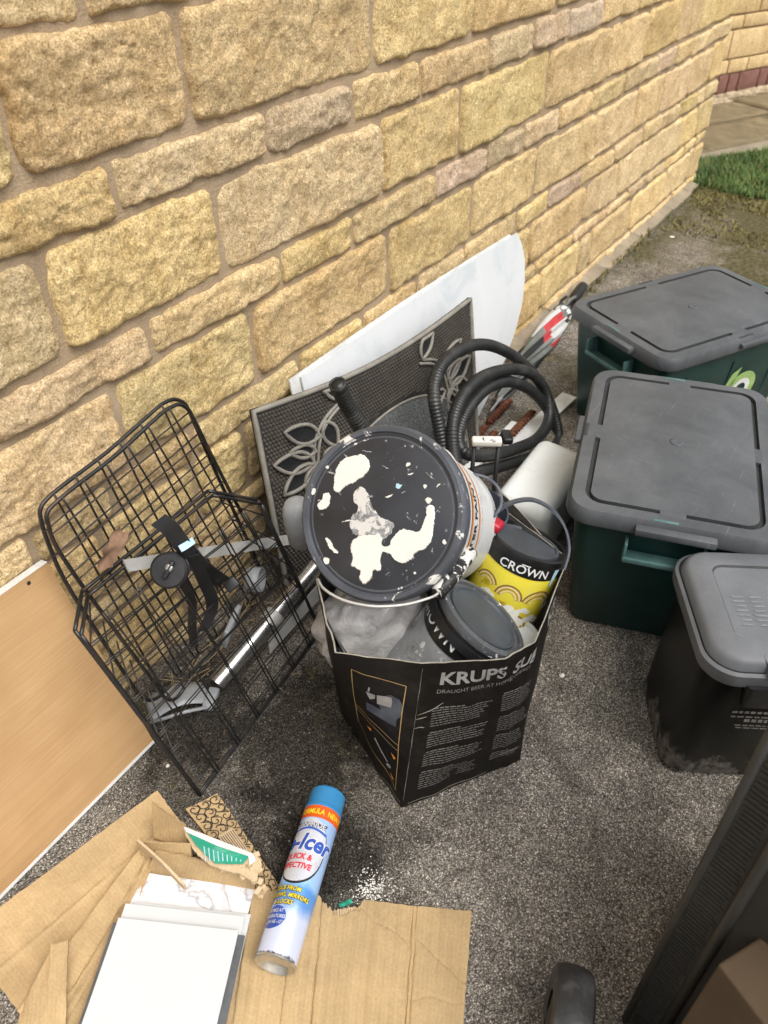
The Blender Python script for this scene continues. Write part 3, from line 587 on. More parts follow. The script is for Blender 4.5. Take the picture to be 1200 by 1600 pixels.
path = empty('flagstone_path', (5.8, .8, 0), kind='structure')
mk('bedding', prism([(4.5, 1.3, -.028), (4.78, 1.1, -.028), (5.08, .9, -.028), (5.45, .64, -.028), (6.0, .08, -.028), (6.2, -2.4, -.028), (12, -2.4, -.028), (12, 4, -.028), (4.5, 4, -.028)], (0, 0, .034)), M['concrete'], path, smooth=False)
d0 = A(.886, -.464); d1 = A(.464, .886)
for a in range(-3, 7):
    off = random.uniform(0, .3); b_ = -4.0 + off
    while b_ < 3.6:
        Lb = random.choice([.45, .6, .9]); c0 = A(5.1, 1.05)
        q = [c0 + d1 * (a * .45 + .006) * .9 + d0 * (b_ + .008), c0 + d1 * (a * .45 + .006) * .9 + d0 * (b_ + Lb - .008), c0 + d1 * ((a + 1) * .45 - .006) * .9 + d0 * (b_ + Lb - .008), c0 + d1 * ((a + 1) * .45 - .006) * .9 + d0 * (b_ + .008)]
        b_ += Lb; m_ = sum(q) / 4
        if inpoly(m_[0], m_[1], [(p[0], p[1]) for p in lawn_poly]) or m_[0] < 4.75 or (m_ - A(6.36, 1.44)) @ A(.464, .886) > -.02 or any(inpoly(p[0], p[1], lawn_poly) for p in q): continue
        if m_[0] > 7.6 or m_[1] < -.6: continue
        zt = random.uniform(.012, .018)
        mk('flagstone', patch(*[(p[0], p[1], zt) for p in q], 6, 5, .03, lambda u, v, s=a * 3 + b_: (0, 0, .005 * nz((u * 2 + s, v * 2, 0), 1.8))), M['flag'], path)
fw0, fw1 = G(1122, 151), G(1197, 136); fd = (fw1 - fw0); fd /= np.linalg.norm(fd); fn_ = A(fd[1], -fd[0], 0)   # fn_ points to the camera side
fn_ = fn_ if (CAM - fw0) @ fn_ > 0 else -fn_
V, Fc = [], []
for _ in range(2600):
    p = fw0 + fd * random.uniform(-.6, 1.4) + fn_ * random.uniform(.0, .17); s = random.uniform(.006, .014); n = len(V)
    V += [tuple(p + A(0, 0, .012) + s * A(*v) * A(random.uniform(.7, 1.2), random.uniform(.7, 1.2), random.uniform(.5, 1))) for v in ((1, 0, 0), (-1, 0, 0), (0, 1, 0), (0, -1, 0), (0, 0, 1), (0, 0, -1))]
    Fc += [[n + a, n + b, n + c] for a, b, c in ((0, 2, 4), (2, 1, 4), (1, 3, 4), (3, 0, 4), (2, 0, 5), (1, 2, 5), (3, 1, 5), (0, 3, 5))]
mk('gravel_strip', (V, Fc), M['gravel'], kind='stuff', smooth=False)
far = empty('stone_wall', tuple(fw0), 'far yellow stone wall with red brick plinth beyond the lawn and path', 'wall')
MF = np.eye(4); MF[:3, 0] = fd; MF[:3, 1] = -fn_; MF[:3, 2] = (0, 0, 1); MF[:3, 3] = fw0
mk('mortar', xf(rbox(4.4, .2, 1.6, 0), MF @ np.array([[1, 0, 0, .6], [0, 1, 0, .112], [0, 0, 1, .75], [0, 0, 0, 1.]])), M['mortar'], far, smooth=False)
def far_piece(name, x0, x1, z0, z1, mat, colr):
    g = xf(rbox(x1 - x0 - .012, .05, z1 - z0 - .012, .008, 2), np.array([[1, 0, 0, (x0 + x1) / 2], [0, 1, 0, .02], [0, 0, 1, (z0 + z1) / 2], [0, 0, 0, 1.]]))
    V = np.array([p + A(.004 * nz(p, 20, 1), -.006 * abs(nz(p, 25, 2)), .004 * nz(p, 20, 3)) for p in g[0]]); mk(name, xf((V, g[1]), MF), mat, far, color=colr, smooth='auto')
fx = -.9
while fx < 1.3: L_ = random.choice([.105, .215]); far_piece('brick', fx, fx + L_, .0, .135, M['brick'], (1, 1, 1, 1)); fx += L_
for z0, z1, lens in ((.135, .225, (.2, .28, .34)), (.225, .40, (.3, .42)), (.40, .485, (.2, .26, .36)), (.485, .655, (.34, .42)), (.655, .74, (.2, .3)), (.74, .91, (.3, .4))):
    fx = -.95 - random.uniform(0, .2)
    while fx < 1.25:
        L_ = random.choice(lens); c = COLS[random.choice('yblyb')]; far_piece('stone', fx, fx + L_, z0, z1, M['stone'], (*c, 1)); fx += L_

# ---- loose chips on the tarmac
V, Fc = [], []
for _ in range(2600):
    x, y = random.uniform(.3, 2.6), random.uniform(-.15, .98)
    s = random.uniform(.0008, .0024) * (2.0 if random.random() < .02 else 1); n = len(V); p = A(x, y, s * .3)
    V += [tuple(p + s * A(*v) * A(random.uniform(.6, 1.4), random.uniform(.6, 1.4), random.uniform(.5, 1))) for v in ((1, 0, 0), (-1, 0, 0), (0, 1, 0), (0, -1, 0), (0, 0, 1), (0, 0, -1))]
    Fc += [[n + a, n + b, n + c] for a, b, c in ((0, 2, 4), (2, 1, 4), (1, 3, 4), (3, 0, 4), (2, 0, 5), (1, 2, 5), (3, 1, 5), (0, 3, 5))]
for _ in range(1500):
    x = random.uniform(.4, 4.2); y = WY - .055 - abs(random.gauss(0, .03)); s = random.uniform(.001, .004); n = len(V); p = A(x, y, s * .4)
    V += [tuple(p + s * A(*v) * A(random.uniform(.6, 1.4), random.uniform(.6, 1.4), random.uniform(.5, 1))) for v in ((1, 0, 0), (-1, 0, 0), (0, 1, 0), (0, -1, 0), (0, 0, 1), (0, 0, -1))]
    Fc += [[n + a, n + b, n + c] for a, b, c in ((0, 2, 4), (2, 1, 4), (1, 3, 4), (3, 0, 4), (2, 0, 5), (1, 2, 5), (3, 1, 5), (0, 3, 5))]
mk('loose_chips', (V, Fc), M['chip'], kind='stuff', smooth=False)
#@@OBJECTS
wall['kind'] = 'thing'; far['kind'] = 'thing'

# ================================================================== THINGS AGAINST THE WALL
# ---- white panels (two sheets, one behind the other)
def lean_plane(yb, yt, zt): # plane through ground line Y=yb and the line Y=yt, z=zt
    return A(0, yb, 0), A(0, -zt, yt - yb)
p0, n0 = lean_plane(.895, .992, .44)
out = [PL(x, y, p0, n0) for x, y in ((471, 589), (560, 526), (640, 471), (720, 419), (808, 364), (815, 380), (820, 405), (820, 440), (816, 475), (806, 515), (790, 560), (770, 605), (746, 655))]
bl = out[0] + A(-.02, -.10, -.44); bl[2] = .005; out[-1][2] = max(out[-1][2], .005)
nn = A(0, -.44, -(.992 - .895) * -1); nn = A(*n0) / np.linalg.norm(n0); nn = nn if nn[1] < 0 else -nn
t = empty('wall_panel', (1.7, .93, 0), 'large white marble-effect panel with a curved end leaning against the stone wall', 'panel', 'white panels leaning on the wall')
mk('sheet', prism(out + [bl], -nn * .004), M['panel'], t, smooth=False)
out2 = [p - nn * .009 + A(-.030 if i < 6 else -.05, 0, .006) for i, p in enumerate(out)]
t = empty('wall_panel', (1.68, .945, 0), 'second white panel showing as a thin edge behind the curved marble-effect panel', 'panel', 'white panels leaning on the wall')
mk('sheet', prism(out2 + [bl - nn * .009 + A(-.03, 0, 0)], -nn * .004), M['white'], t, smooth=False)

# ---- door mat
mt = empty('door_mat', (1.35, .88, 0), 'dark rubber door mat with leaf pattern corners propped up behind the paint bucket', 'mat')
TL, TR = W(393, 641, .985), W(736, 464, .905); BR = G(748, 712, .004); BL = A(TL[0] - .085, TL[1] - .10, .004)
BL[:2] = [.915, .872]
mn = np.cross(TR - TL, BL - TL); mn /= np.linalg.norm(mn); mn = mn if mn[1] < 0 else -mn
MWd, MHt = np.linalg.norm(TR - TL), np.linalg.norm(BL - TL)
def matp(x, y, off=0.0):            # x, y from the top left corner, in metres on the 0.75 x 0.45 mat
    u, v = x / .75, y / .45
    p = TL * (1 - u) * (1 - v) + TR * u * (1 - v) + BR * u * v + BL * (1 - u) * v
    sag = .030 * math.sin(math.pi * u) * (1 - v)
    return p + (BL - TL) / MHt * sag + mn * (off + .012 * math.sin(math.pi * u) * math.sin(math.pi * min(1, v * .8 + .2)))
def on_mat(g, off): return warp(g, lambda x, y, z: matp(x, y, off + z))
def gridxy(w, h, nx, ny, x0=0, y0=0):
    V = [(x0 + w * i / nx, y0 + h * j / ny, 0) for j in range(ny + 1) for i in range(nx + 1)]; m = nx + 1
    return np.array(V), [[j * m + i, j * m + m + i, j * m + m + i + 1, j * m + i + 1] for j in range(ny) for i in range(nx)]
f1, f2 = on_mat(gridxy(.75, .45, 24, 14), 0), on_mat(gridxy(.75, .45, 24, 14), -.008)
mk('backing', join(f1, f2), M['rubber'], mt)
edge = resample([(.004, .004, 0), (.746, .004, 0), (.746, .446, 0), (.004, .446, 0)], .02, True)
mk('rim', tube([matp(p[0], p[1], .0) for p in edge], .0065, 6, True), M['rubberhi'], mt)
V, Fc = [], []
CX, CY, RX, RY = .395, .40, .30, .27
def in_oval(x, y, k=1.0): return ((x - CX) / (RX * k)) ** 2 + ((y - CY) / (RY * k)) ** 2 < 1
LEAFC = [(.105, .13), (.645, .12), (.645, .36), (.105, .36)]
for j in range(52):
    for i in range(86):
        x, y = .016 + (i + .5 * (j % 2)) * .0085, .016 + j * .0082
        if x > .735 or y > .436 or in_oval(x, y, 1.04): continue
        n = len(V); s = .0026
        V += [matp(x - s, y - s), matp(x + s, y - s), matp(x + s, y + s), matp(x - s, y + s)] + [matp(x + a * s * .55, y + b * s * .55, .0035) for a, b in ((-1, -1), (1, -1), (1, 1), (-1, 1))]
        Fc += [[n + 4, n + 7, n + 6, n + 5]] + [[n + a, n + 4 + a, n + 4 + (a + 1) % 4, n + (a + 1) % 4] for a in range(4)]
mk('stud', (V, Fc), M['rubberstud'], mt, smooth=False, kind='stuff')
ov = [(CX + RX * math.cos(a), CY + RY * math.sin(a)) for a in np.linspace(math.pi * .95, math.pi * 2.05, 50)]; ov = [(x, min(y, .44)) for x, y in ov]
poly = ov + [(ov[-1][0] - .004, .44), (ov[0][0] + .004, .44)]
mk('carpet_insert', on_mat(poly2d([(x, y) for x, y in poly], .03), .004), M['carpet'], mt)
mk('insert_ridge', tube([matp(x, y, .004) for x, y in ov], .0032, 6), M['rubberhi'], mt)
def leaf_outline(L_, w, curl=0.0):
    a = [(L_ * s, w * math.sin(math.pi * s) ** .8 * (1 - .35 * s) + curl * s * s) for s in np.linspace(0, 1, 9)]
    b = [(L_ * s, -w * .9 * math.sin(math.pi * s) ** .8 * (1 - .35 * s) + curl * s * s) for s in np.linspace(1, 0, 9)][1:-1]
    return a + b
for ci, (lx, ly, fx, fy) in enumerate(((.022, .018, 1.28, 1.05), (.725, .030, -1.2, 1.2), (.725, .415, -1.2, -1.2))):
    def T_(x, y): return (lx + fx * x, ly + fy * y)
    stem = spline([(.175, .028, 0), (.13, .05, 0), (.10, .085, 0), (.085, .14, 0)], 6)
    for s_ in (-.005, .005): mk('leaf_stem', tube([matp(*T_(p[0] + s_, p[1] + s_ * .4),   .0045) for p in stem], .0042, 6), M['rubberhi'], mt)
    for ox, oy, L_, w, ang in ((.085, .125, .088, .026, 200), (.085, .130, .080, .025, 158), (.090, .132, .066, .024, 112), (.105, .080, .080, .024, 208), (.092, .105, .058, .016, 200), (.172, .024, .072, .022, 232), (.120, .055, .066, .020, 72), (.105, .125, .050, .017, 5)):
        a = math.radians(ang); P = [(ox + x * math.cos(a) - y * math.sin(a), oy - x * math.sin(a) * -1 + y * math.cos(a)) for x, y in leaf_outline(L_, w)]
        P = [(min(max(x, -.012), .3), min(max(y, -.045), .4)) for x, y in P]
        P = [T_(*p) for p in P]; P = [(min(max(x, .014), .736), min(max(y, .014), .436)) for x, y in P]
        g = poly2d(P, .03); mk('leaf_ground', on_mat(g, .0012 + .003), M['black'], mt)
        mk('leaf_ridge', tube([matp(*p, .0055) for p in P], .0048, 6, True), M['rubberhi'], mt)

# ---- beech board
bd = empty('wooden_board', (.32, .9, 0), 'light beech laminate board with white edges leaning on the wall beside the crate', 'board')
BRt = W(74, 879, 1.016); BLt = A(BRt[0] - .75, 1.016, BRt[2]); BRb = G(241, 1160, .002); BLb = A(BRb[0] - .77, .874, .002)
P = patch(BLb, BRb, BRt, BLt, 6, 6, .016); mk('face', P, M['wood'], bd, smooth=False)
bn = np.cross(BRb - BLb, BRt - BRb); bn /= np.linalg.norm(bn)
mk('edging', patch(BLt + (BLt - BLb) * .006, BRt + (BRt - BRb) * .006, BRt + (BRt - BRb) * .006 - bn * .017, BLt + (BLt - BLb) * .006 - bn * .017, 2, 1, .0022), M['white'], bd, smooth=False)
up = (BRt - BRb) / np.linalg.norm(BRt - BRb)
mk('edging', patch(BLb + bn * .0012, BRb + bn * .0012, BRb + bn * .0012 + up * .006, BLb + bn * .0012 + up * .006, 2, 1, .001), M['white'], bd, smooth=False)
q = PL(45, 911, BRb, bn); mk('screw_hole', xf(lathe([(.0035, 0), (.003, .0006)], 12), frame(q, bn)), M['ink'], bd)

# ---- wire basket crate
cr = empty('wire_basket', (.68, .85, 0), 'black wire basket with two grid panels standing propped against the stone wall', 'basket')
pa, na = lean_plane(.900, 1.000, .62)
def Ap(x, y, off=0.0): return PL(x, y, pa + A(0, off, 0), na)
rimA = [[(64, 812), (63, 796), (72, 781), (100, 757), (170, 704), (240, 642), (256, 630), (272, 624), (288, 630), (298, 648), (330, 722), (366, 800), (395, 862), (410, 900), (408, 918), (395, 935), (330, 1002), (262, 1075), (246, 1090), (232, 1094), (218, 1086), (205, 1068), (150, 985), (100, 905), (74, 845)],
        [(75, 818), (73, 804), (82, 790), (115, 762), (180, 712), (250, 648), (268, 636), (281, 632), (294, 640), (303, 655), (340, 730), (380, 806), (412, 860), (430, 884), (435, 898), (428, 912), (400, 945), (340, 1010), (295, 1065), (280, 1086), (268, 1094), (255, 1088), (240, 1066), (180, 985), (120, 903), (86, 850)]]
for k, rp in enumerate(rimA):
    pts = spline([Ap(x, y, -.012 * k) for x, y in rp], 4, True); mk('rim', tube(pts, .0036, 8, True), M['wire'], cr)
def lerp2(a, b, t): return (a[0] + (b[0] - a[0]) * t, a[1] + (b[1] - a[1]) * t)
quadA = [((70, 795), (276, 628), (408, 912), (236, 1090)), ((80, 800), (288, 638), (432, 900), (268, 1090))]
def clip_to(poly, q0, q1):
    ins = [t for t in np.linspace(-.12, 1.12, 500) if inpoly(*lerp2(q0, q1, t), poly)]
    return lerp2(q0, q1, ins[0]), lerp2(q0, q1, ins[-1])
for k, (a, b, c, d) in enumerate(quadA):
    rpoly = [(p[0], p[1]) for p in spline([(x, y, 0) for x, y in rimA[k]], 4, True)]
    off = -.004 - .012 * k
    for i in range(6):
        tt = (i + .55) / 6.1 + (.012 if k else 0); q0, q1 = clip_to(rpoly, lerp2(a, b, tt), lerp2(d, c, tt))
        m_ = lerp2(q0, q1, .5); bow = random.uniform(-2, 2)
        mk('wire', tube(spline([Ap(*lerp2(q0, q1, .0), off), Ap(m_[0] + bow, m_[1], off), Ap(*lerp2(q0, q1, 1), off)], 5), .0019, 6), M['wire'], cr)
    for j in range(8):
        tt = (j + .7) / 8.6; q0, q1 = clip_to(rpoly, lerp2(a, d, tt), lerp2(b, c, tt)); bow = random.uniform(-2.5, 2.5); m_ = lerp2(q0, q1, .5)
        mk('wire', tube(spline([Ap(*lerp2(q0, q1, .0), off - .004), Ap(m_[0], m_[1] + bow, off - .004), Ap(*lerp2(q0, q1, 1), off - .004)], 5), .0015, 6), M['wire'], cr)
# front frame
F4, F3 = G(311, 1241, .004), G(500, 985, .004); F1, F2 = W(117, 985, .885), W(402, 781, .915)
T1, T2 = Ap(128, 924, -.02), Ap(325, 767, -.02)
def bar(P, r, name='bar'): return mk(name, tube(resample(P, .02), r, 8), M['wire'], cr)
for o_ in (A(0, 0, 0), A(.004, -.006, -.011)):
    bar(spline([T1 + o_, T1 + o_ + (T2 - T1) * .5, T2 + o_], 4), .0034); bar([F1 + o_, F4 + o_ * .3], .0036); bar([F2 + o_, F2 + o_ + (F3 - F2) * .5, F3 + o_ * .3], .0034)
    bar([T1 + o_, F1 + o_], .0036); bar([T2 + o_, F2 + o_], .0036); bar([F4 + o_ * .3 + A(0, 0, .002), F3 + o_ * .3 + A(0, 0, .002)], .0032)
for j in range(9):
    tt = (j + .8) / 9.4
    for dz in (0, .0125):
        a_, b_ = F1 + (F4 - F1) * (tt + dz), F2 + (F3 - F2) * (tt + dz)
        s_ = random.uniform(-.004, .004); mk('wire', tube(spline([a_, (a_ + b_) / 2 + A(0, s_, s_), b_], 5), .0014, 6), M['wire'], cr)
for i in range(6):
    tt = (i + .75) / 6.5
    for dx in (0, .018):
        a_, b_ = F1 + (F2 - F1) * (tt + dx), F4 + (F3 - F4) * (tt + dx)
        mk('wire', tube(spline([a_ + A(0, -.004, 0), (a_ + b_) / 2 + A(random.uniform(-.003, .003), -.006, 0), b_ + A(0, -.004, 0)], 5), .0017, 6), M['wire'], cr)
for i in range(5):   # side wires between the two panels
    tt = (i + .6) / 5.4
    bar([F1 + (F4 - F1) * tt, Ap(*lerp2((128, 924), (240, 1085), tt), -.02)], .0015, 'wire'); bar([F2 + (F3 - F2) * tt, Ap(*lerp2((325, 767), (430, 905), tt), -.02)], .0015, 'wire')

# ---- reel and strap caught in the crate
rl = empty('pulley_reel', tuple(W(262, 892, .86)), 'round black plastic reel with a wing screw hanging in the wire basket', 'reel')
rc = W(264, 891, .862); rv = (CAM - rc) / np.linalg.norm(CAM - rc); rv = rv + A(-.25, .1, .0)
RM = frame(rc, rv)
mk('drum', xf(lathe([(.026, -.032), (.030, -.030), (.031, -.022), (.026, -.018), (.026, -.010), (.0315, -.007), (.032, .002), (.028, .006), (.010, .0065)], 36), RM), M['black'], rl, smooth='auto')
mk('wing_knob', xf(rbox(.034, .009, .010, .003), RM @ frame((0.002, 0, .010), (0, 0, 1), (1, .35, 0))), M['black'], rl); mk('hub', xf(lathe([(.007, 0), (.0075, .008), (.004, .009)], 14), RM @ frame((.006, .002, .006), (0, 0, 1))), M['chrome'], rl)
st = empty('strap', tuple(W(300, 860, .86)), 'short black webbing strap tied with pale blue tape in the basket', 'strap')
sp_ = spline([W(247, 812, .885), W(268, 828, .868), W(290, 858, .857), W(318, 888, .85), W(348, 910, .86)], 8)
mk('webbing', band(sp_, RB[:, 0] * .75 - RB[:, 1] * .55, .030, .004), M['black'], st, smooth='auto')
sp2 = spline([W(300, 868, .85), W(318, 905, .852), W(332, 945, .862), W(318, 985, .872)], 8); mk('webbing', band(sp2, RB[:, 0] * .9 - RB[:, 1] * .2, .024, .004), M['black'], st, smooth='auto')
sp3 = spline([W(284, 900, .86), W(300, 940, .865), W(300, 975, .872), W(304, 1010, .88)], 6); mk('webbing', band(sp3, RB[:, 0], .016, .004), M['black'], st, smooth='auto')
mk('tape_wrap', band(spline([W(281, 858, .853), W(290, 853, .850), W(301, 845, .853)], 4), RB[:, 1] * .8 + RB[:, 0] * .45, .012, .007), M['tape'], st, smooth='auto')
mk('buckle', xf(rbox(.028, .022, .012, .003), frame(W(362, 913, .86), rv)), M['black'], st)
# dry leaf
lc = W(176, 862, .93); V = []
lo = [(0, 0), (.012, .018), (.028, .013), (.034, .030), (.052, .022), (.075, .034), (.092, .028), (.086, .008), (.095, -.006), (.070, -.012), (.052, -.022), (.038, -.014), (.02, -.020), (.008, -.01)]
g = poly2d([(x - .045, y) for x, y in lo], .008); LM = frame(lc, A(-.3, -.8, .5), A(.85, 0, .42)) @ np.diag([.85, .62, 1, 1])
g2 = warp(g, lambda x, y, z: (x, y, .010 * math.sin(x * 75) * math.cos(y * 90) + .016 * (abs(y) * 25)))
lf = mk('dry_leaf', xf(join(g2, warp(g2, lambda x, y, z: (x, y, z - .0006))), LM), M['leaf'], smooth=True); tag(lf, 'curled dry brown leaf caught in the upper wires of the basket', 'leaf')

# ---- metal lengths behind the crate
o = mk('metal_strip', band([W(196, 884, .935), W(330, 862, .925), W(466, 841, .905)], A(0, .25, .97), .026, .003), M['alu'], smooth=False); tag(o, 'flat silver metal strip lying across behind the wire basket', 'metal strip')
pp = empty('metal_pipe', tuple(G(400, 985, 0)), 'round scuffed chrome pipe lying behind the wire basket towards the bucket', 'pipe')
a_, b_ = W(500, 878, .84), G(338, 1068, .024); mk('tube', tube([a_, a_ * .5 + b_ * .5, b_], .019, 20), M['chrome'], pp, smooth='auto'); mk('collar', tube([a_ + (b_ - a_) * .44, a_ + (b_ - a_) * .52], .022, 20), M['alu'], pp, smooth='auto')
o = mk('metal_channel', band([W(520, 900, .80), G(420, 1010, .02)], A(.2, .2, .95), .035, .004), M['alu'], smooth=False); tag(o, 'dull aluminium channel lying just in front of the chrome pipe', 'metal strip')
# grey gutter bracket on the ground
def arcp(u, v): return (0, 0, .028 * math.sin(math.pi * u) * (1 - .15 * v))
gb = empty('gutter_bracket', tuple(G(285, 1100, 0)), 'pale grey plastic gutter bracket on the tarmac under the wire basket', 'bracket')
mk('trough', patch(G(236, 1128, .002), G(338, 1100, .002), G(318, 1066, .004), G(226, 1094, .004), 14, 4, .004, arcp), M['greyp'], gb); mk('lip', tube([G(234, 1130, .006), G(290, 1112, .034), G(340, 1102, .006)], .004, 6), M['greyp'], gb)
mk('clip', xf(rbox(.05, .022, .016, .003), frame(G(330, 1092, .012), (0, 0, 1), (.9, .4, 0))), M['greyp'], gb)
pc = empty('pipe_clip', tuple(G(365, 985, 0)), 'grey plastic pipe clip standing between the strap and the chrome pipe', 'bracket')
mk('block', xf(rbox(.075, .012, .06, .004), frame(W(362, 978, .885), A(0, -.3, 1), A(.9, .3, .2))), M['greyp'], pc); mk('ring', xf(lathe([(.022, 0), (.026, 0), (.026, .03), (.022, .03), (.022, 0)], 24, False, False), frame(W(388, 905, .905), A(.4, -.9, .1))), M['greyp'], pc)
# grey bottle beside the bucket
gbt = empty('plastic_bottle', tuple(D(462, 812, 1.5)), 'smooth grey plastic bottle half hidden between bucket rim and door mat', 'bottle')
bo = D(465, 800, 1.50); mk('shell', xf(lathe([(.018, -.085), (.028, -.08), (.030, -.02), (.028, .008), (.022, .022), (.010, .029), (.002, .030)], 28), frame(bo, A(-.15, -.05, 1))), M['greyp'], gbt)
# straw and twigs under the crate
V_, n_ = [], 0
for k in range(26):
    x, y = random.uniform(270, 395), 0; tt = random.random(); bx, by = 265 + tt * 150, 1094 - tt * 170
    p = Ap(bx + random.uniform(-8, 8), by + random.uniform(-8, 8), -.03); dirv = A(random.uniform(-.3, 1), random.uniform(-.3, .3), random.uniform(-.15, .5)); dirv /= np.linalg.norm(dirv)
    V_.append(tube([p, p + dirv * random.uniform(.015, .06)], random.uniform(.0005, .0012), 4))
for k in range(22):
    p = G(random.uniform(230, 480), random.uniform(985, 1230), .004); dirv = A(random.uniform(-1, 1), random.uniform(-1, 1), .05)
    V_.append(tube([p, p + dirv * random.uniform(.006, .022)], random.uniform(.0004, .0010), 4))
mk('straw_litter', join(*V_), M['straw'], kind='stuff', smooth=False)

# ---- hose
hs = empty('corrugated_hose', (1.6, .75, 0), 'coil of thick black corrugated hose standing in front of the white panel', 'hose')
def corr(P, r, step=.0021, closed=False, amp=.0010):
    P = resample(P, step, closed); m = len(P); return tube(P, r + amp * (((np.arange(m) // 2) % 2) * 2 - 1), 14, closed)
hp, hn = A(1.56, .655, .02), A(.12, -.90, .40)
def Hq(x, y, o=0.0): return PL(x, y, hp + A(0, o * .6 - .03, 0), hn)
c1 = [(700, 735, .05), (687, 672, .05), (678, 620, .05), (684, 583, .05), (703, 557, .05), (733, 541, .05), (762, 539, .05), (790, 549, .045), (815, 566, .035), (838, 590, .025), (856, 622, .02), (868, 655, .015), (872, 684, .01), (858, 706, .0), (825, 716, -.005), (785, 728, -.01), (745, 738, -.012), (715, 748, -.012)]
c2 = [(735, 775, -.035), (716, 735, -.02), (708, 700, .0), (709, 655, .0), (724, 618, .0), (752, 590, .0), (789, 578, .0), (822, 580, .0), (845, 598, .0), (857, 628, .0), (856, 660, -.01), (838, 686, -.02), (806, 701, -.025), (772, 711, -.03), (742, 712, -.01), (722, 704, .01), (716, 680, .03), (728, 645, .03), (751, 615, .025), (775, 600, .02), (800, 597, .02), (826, 608, .02), (846, 626, .022), (862, 650, .03)]
for c in (c1, c2): mk('coil', corr(spline([Hq(*p) for p in c], 8), .0150, amp=.0007), M['hose'], hs)
mk('hose_end', corr(spline([W(527, 600, .80), W(540, 628, .80), W(556, 655, .79), W(575, 690, .77)], 8), .0158, amp=.0007), M['hose'], hs)
q = W(527, 600, .80); dq = q - W(535, 617, .80); mk('cuff', xf(lathe([(.0135, -.012), (.0165, -.012), (.0172, 0), (.0160, .0015), (.0125, .0), (.0122, -.02)], 20, True, False), frame(q, dq)), M['hose'], hs)

# ---- umbrella
u0, u1 = G(768, 641, .022), G(911, 447, .045); um = empty('folded_umbrella', tuple((u0 + u1) / 2), 'furled grey umbrella with a red and white band lying along the wall foot', 'umbrella')
UL = np.linalg.norm(u1 - u0); UM = frame(u0, u1 - u0, (0, 0, 1)); rings = []; nst = 44; nf = 9
for i in range(nst + 1):
    s = i / nst; z = UL * (.07 + s * .68); rr = .013 + .024 * math.sin(min(1, s * 1.25) * math.pi * .5) * (1 - .35 * max(0, s - .8) / .2)
    ring = []
    for k in range(nf * 4):
        a = 2 * math.pi * k / (nf * 4) + s * 2.6; w_ = rr * (1 + .26 * math.sin(a * 0 + 2 * math.pi * k / 4 + .6 * math.sin(s * 9))); ring.append((w_ * math.cos(a), w_ * math.sin(a), z))
    rings.append(ring)
g = loft(rings, True); mi = []
for i in range(nst):
    for k in range(nf * 4):
        s = i / nst; f = (k // 4) % nf; b0 = .60 + .05 * math.sin(f * 2.4); b1 = .90 + .03 * math.sin(f * 1.7)
        mi.append((2 if (f % 3 == 0 or (f % 3 == 1 and s < b0 + .09)) else 1) if b0 < s < b1 else (3 if f % 3 == 1 else 0))
mi += [0, 0]
mk('canopy', xf(g, UM), [M['umbgrey'], M['umbwhite'], M['umbred'], M['black']], um, mi=mi)
mk('ferrule', xf(lathe([(.003, -.01), (.0055, 0), (.0065, .045), (.012, .05), (.013, .075), (.009, .08)], 14), UM), M['chrome'], um, smooth='auto')
mk('tie', xf(lathe([(.032, UL * .71), (.035, UL * .715), (.035, UL * .73), (.032, UL * .735)], 20), UM), M['white'], um, smooth='auto')
mk('shaft', xf(lathe([(.0055, UL * .6), (.0055, UL * .9)], 10), UM), M['black'], um); mk('handle', xf(lathe([(.013, UL * .86), (.019, UL * .88), (.021, UL * .97), (.018, UL * 1.0), (.008, UL * 1.01)], 18), UM), M['black'], um)
for k in range(6):
    a = k * 1.05; mk('rib_tip', xf(tube([(.018 * math.cos(a), .018 * math.sin(a), UL * .74), (.034 * math.cos(a + .2), .034 * math.sin(a + .2), UL * .79), (.03 * math.cos(a + .4), .03 * math.sin(a + .4), UL * .83)], .006, 6), UM), M['black'] if k % 2 else M['umbgrey'], um)

# ---- rusty twisted bars and white strips
def twist(P, r, pitch=.02):
    P = resample(P, .003); m = len(P); T = (P[-1] - P[0]); T /= np.linalg.norm(T); u = np.cross(T, A(0, 0, 1)); u /= np.linalg.norm(u); w = np.cross(T, u); gs = []
    for ph in (0, math.pi):
        a = np.arange(m) * .003 / pitch * 2 * math.pi + ph; gs.append(tube(P + (np.cos(a)[:, None] * u + np.sin(a)[:, None] * w) * r * .62, r * .5, 7))
    return join(*gs)
for (x0, y0), (x1, y1), z, lab in (((796, 627), (763, 661), .012, 'long rusty twisted bar nearest the umbrella tip'), ((832, 644), (798, 680), .04, 'rusty twisted bar lying on the long white strip'), ((758, 668), (733, 698), .03, 'short rusty twisted bar behind the painted crossbar'), ((772, 676), (764, 693), .045, 'stubby rusty twisted bar by the black clasp'), ((779, 690), (791, 676), .04, 'small rusty twisted end crossing the others')):
    o = mk('twisted_bar', twist([G(x0, y0, z), G(x1, y1, z)], .0115, .030), M['rust']); tag(o, lab, 'metal bar', 'rusty twisted bars inside the hose coil')
o = mk('clasp', xf(rbox(.055, .03, .022, .008, 3), frame(G(792, 683, .055), (0, 0, 1), (.7, .5, 0))), M['black']); tag(o, 'small black clasp resting on the rusty twisted bars', 'clasp')
def strip(x0, y0, x1, y1, z, w, th): p, q = G(x0, y0, z), G(x1, y1, z); return band([p, (p + q) / 2, q], np.cross(q - p, A(0, 0, 1)), w, th)
o = mk('plastic_strip', strip(796, 702, 890, 618, .012, .05, .006), M['white'], smooth=False); tag(o, 'long flat white plastic strip on the tarmac under the hose', 'strip')
o = mk('plastic_strip', strip(785, 684, 806, 662, .03, .028, .012), M['white'], smooth=False); tag(o, 'short white plastic offcut between two rusty bars', 'strip')
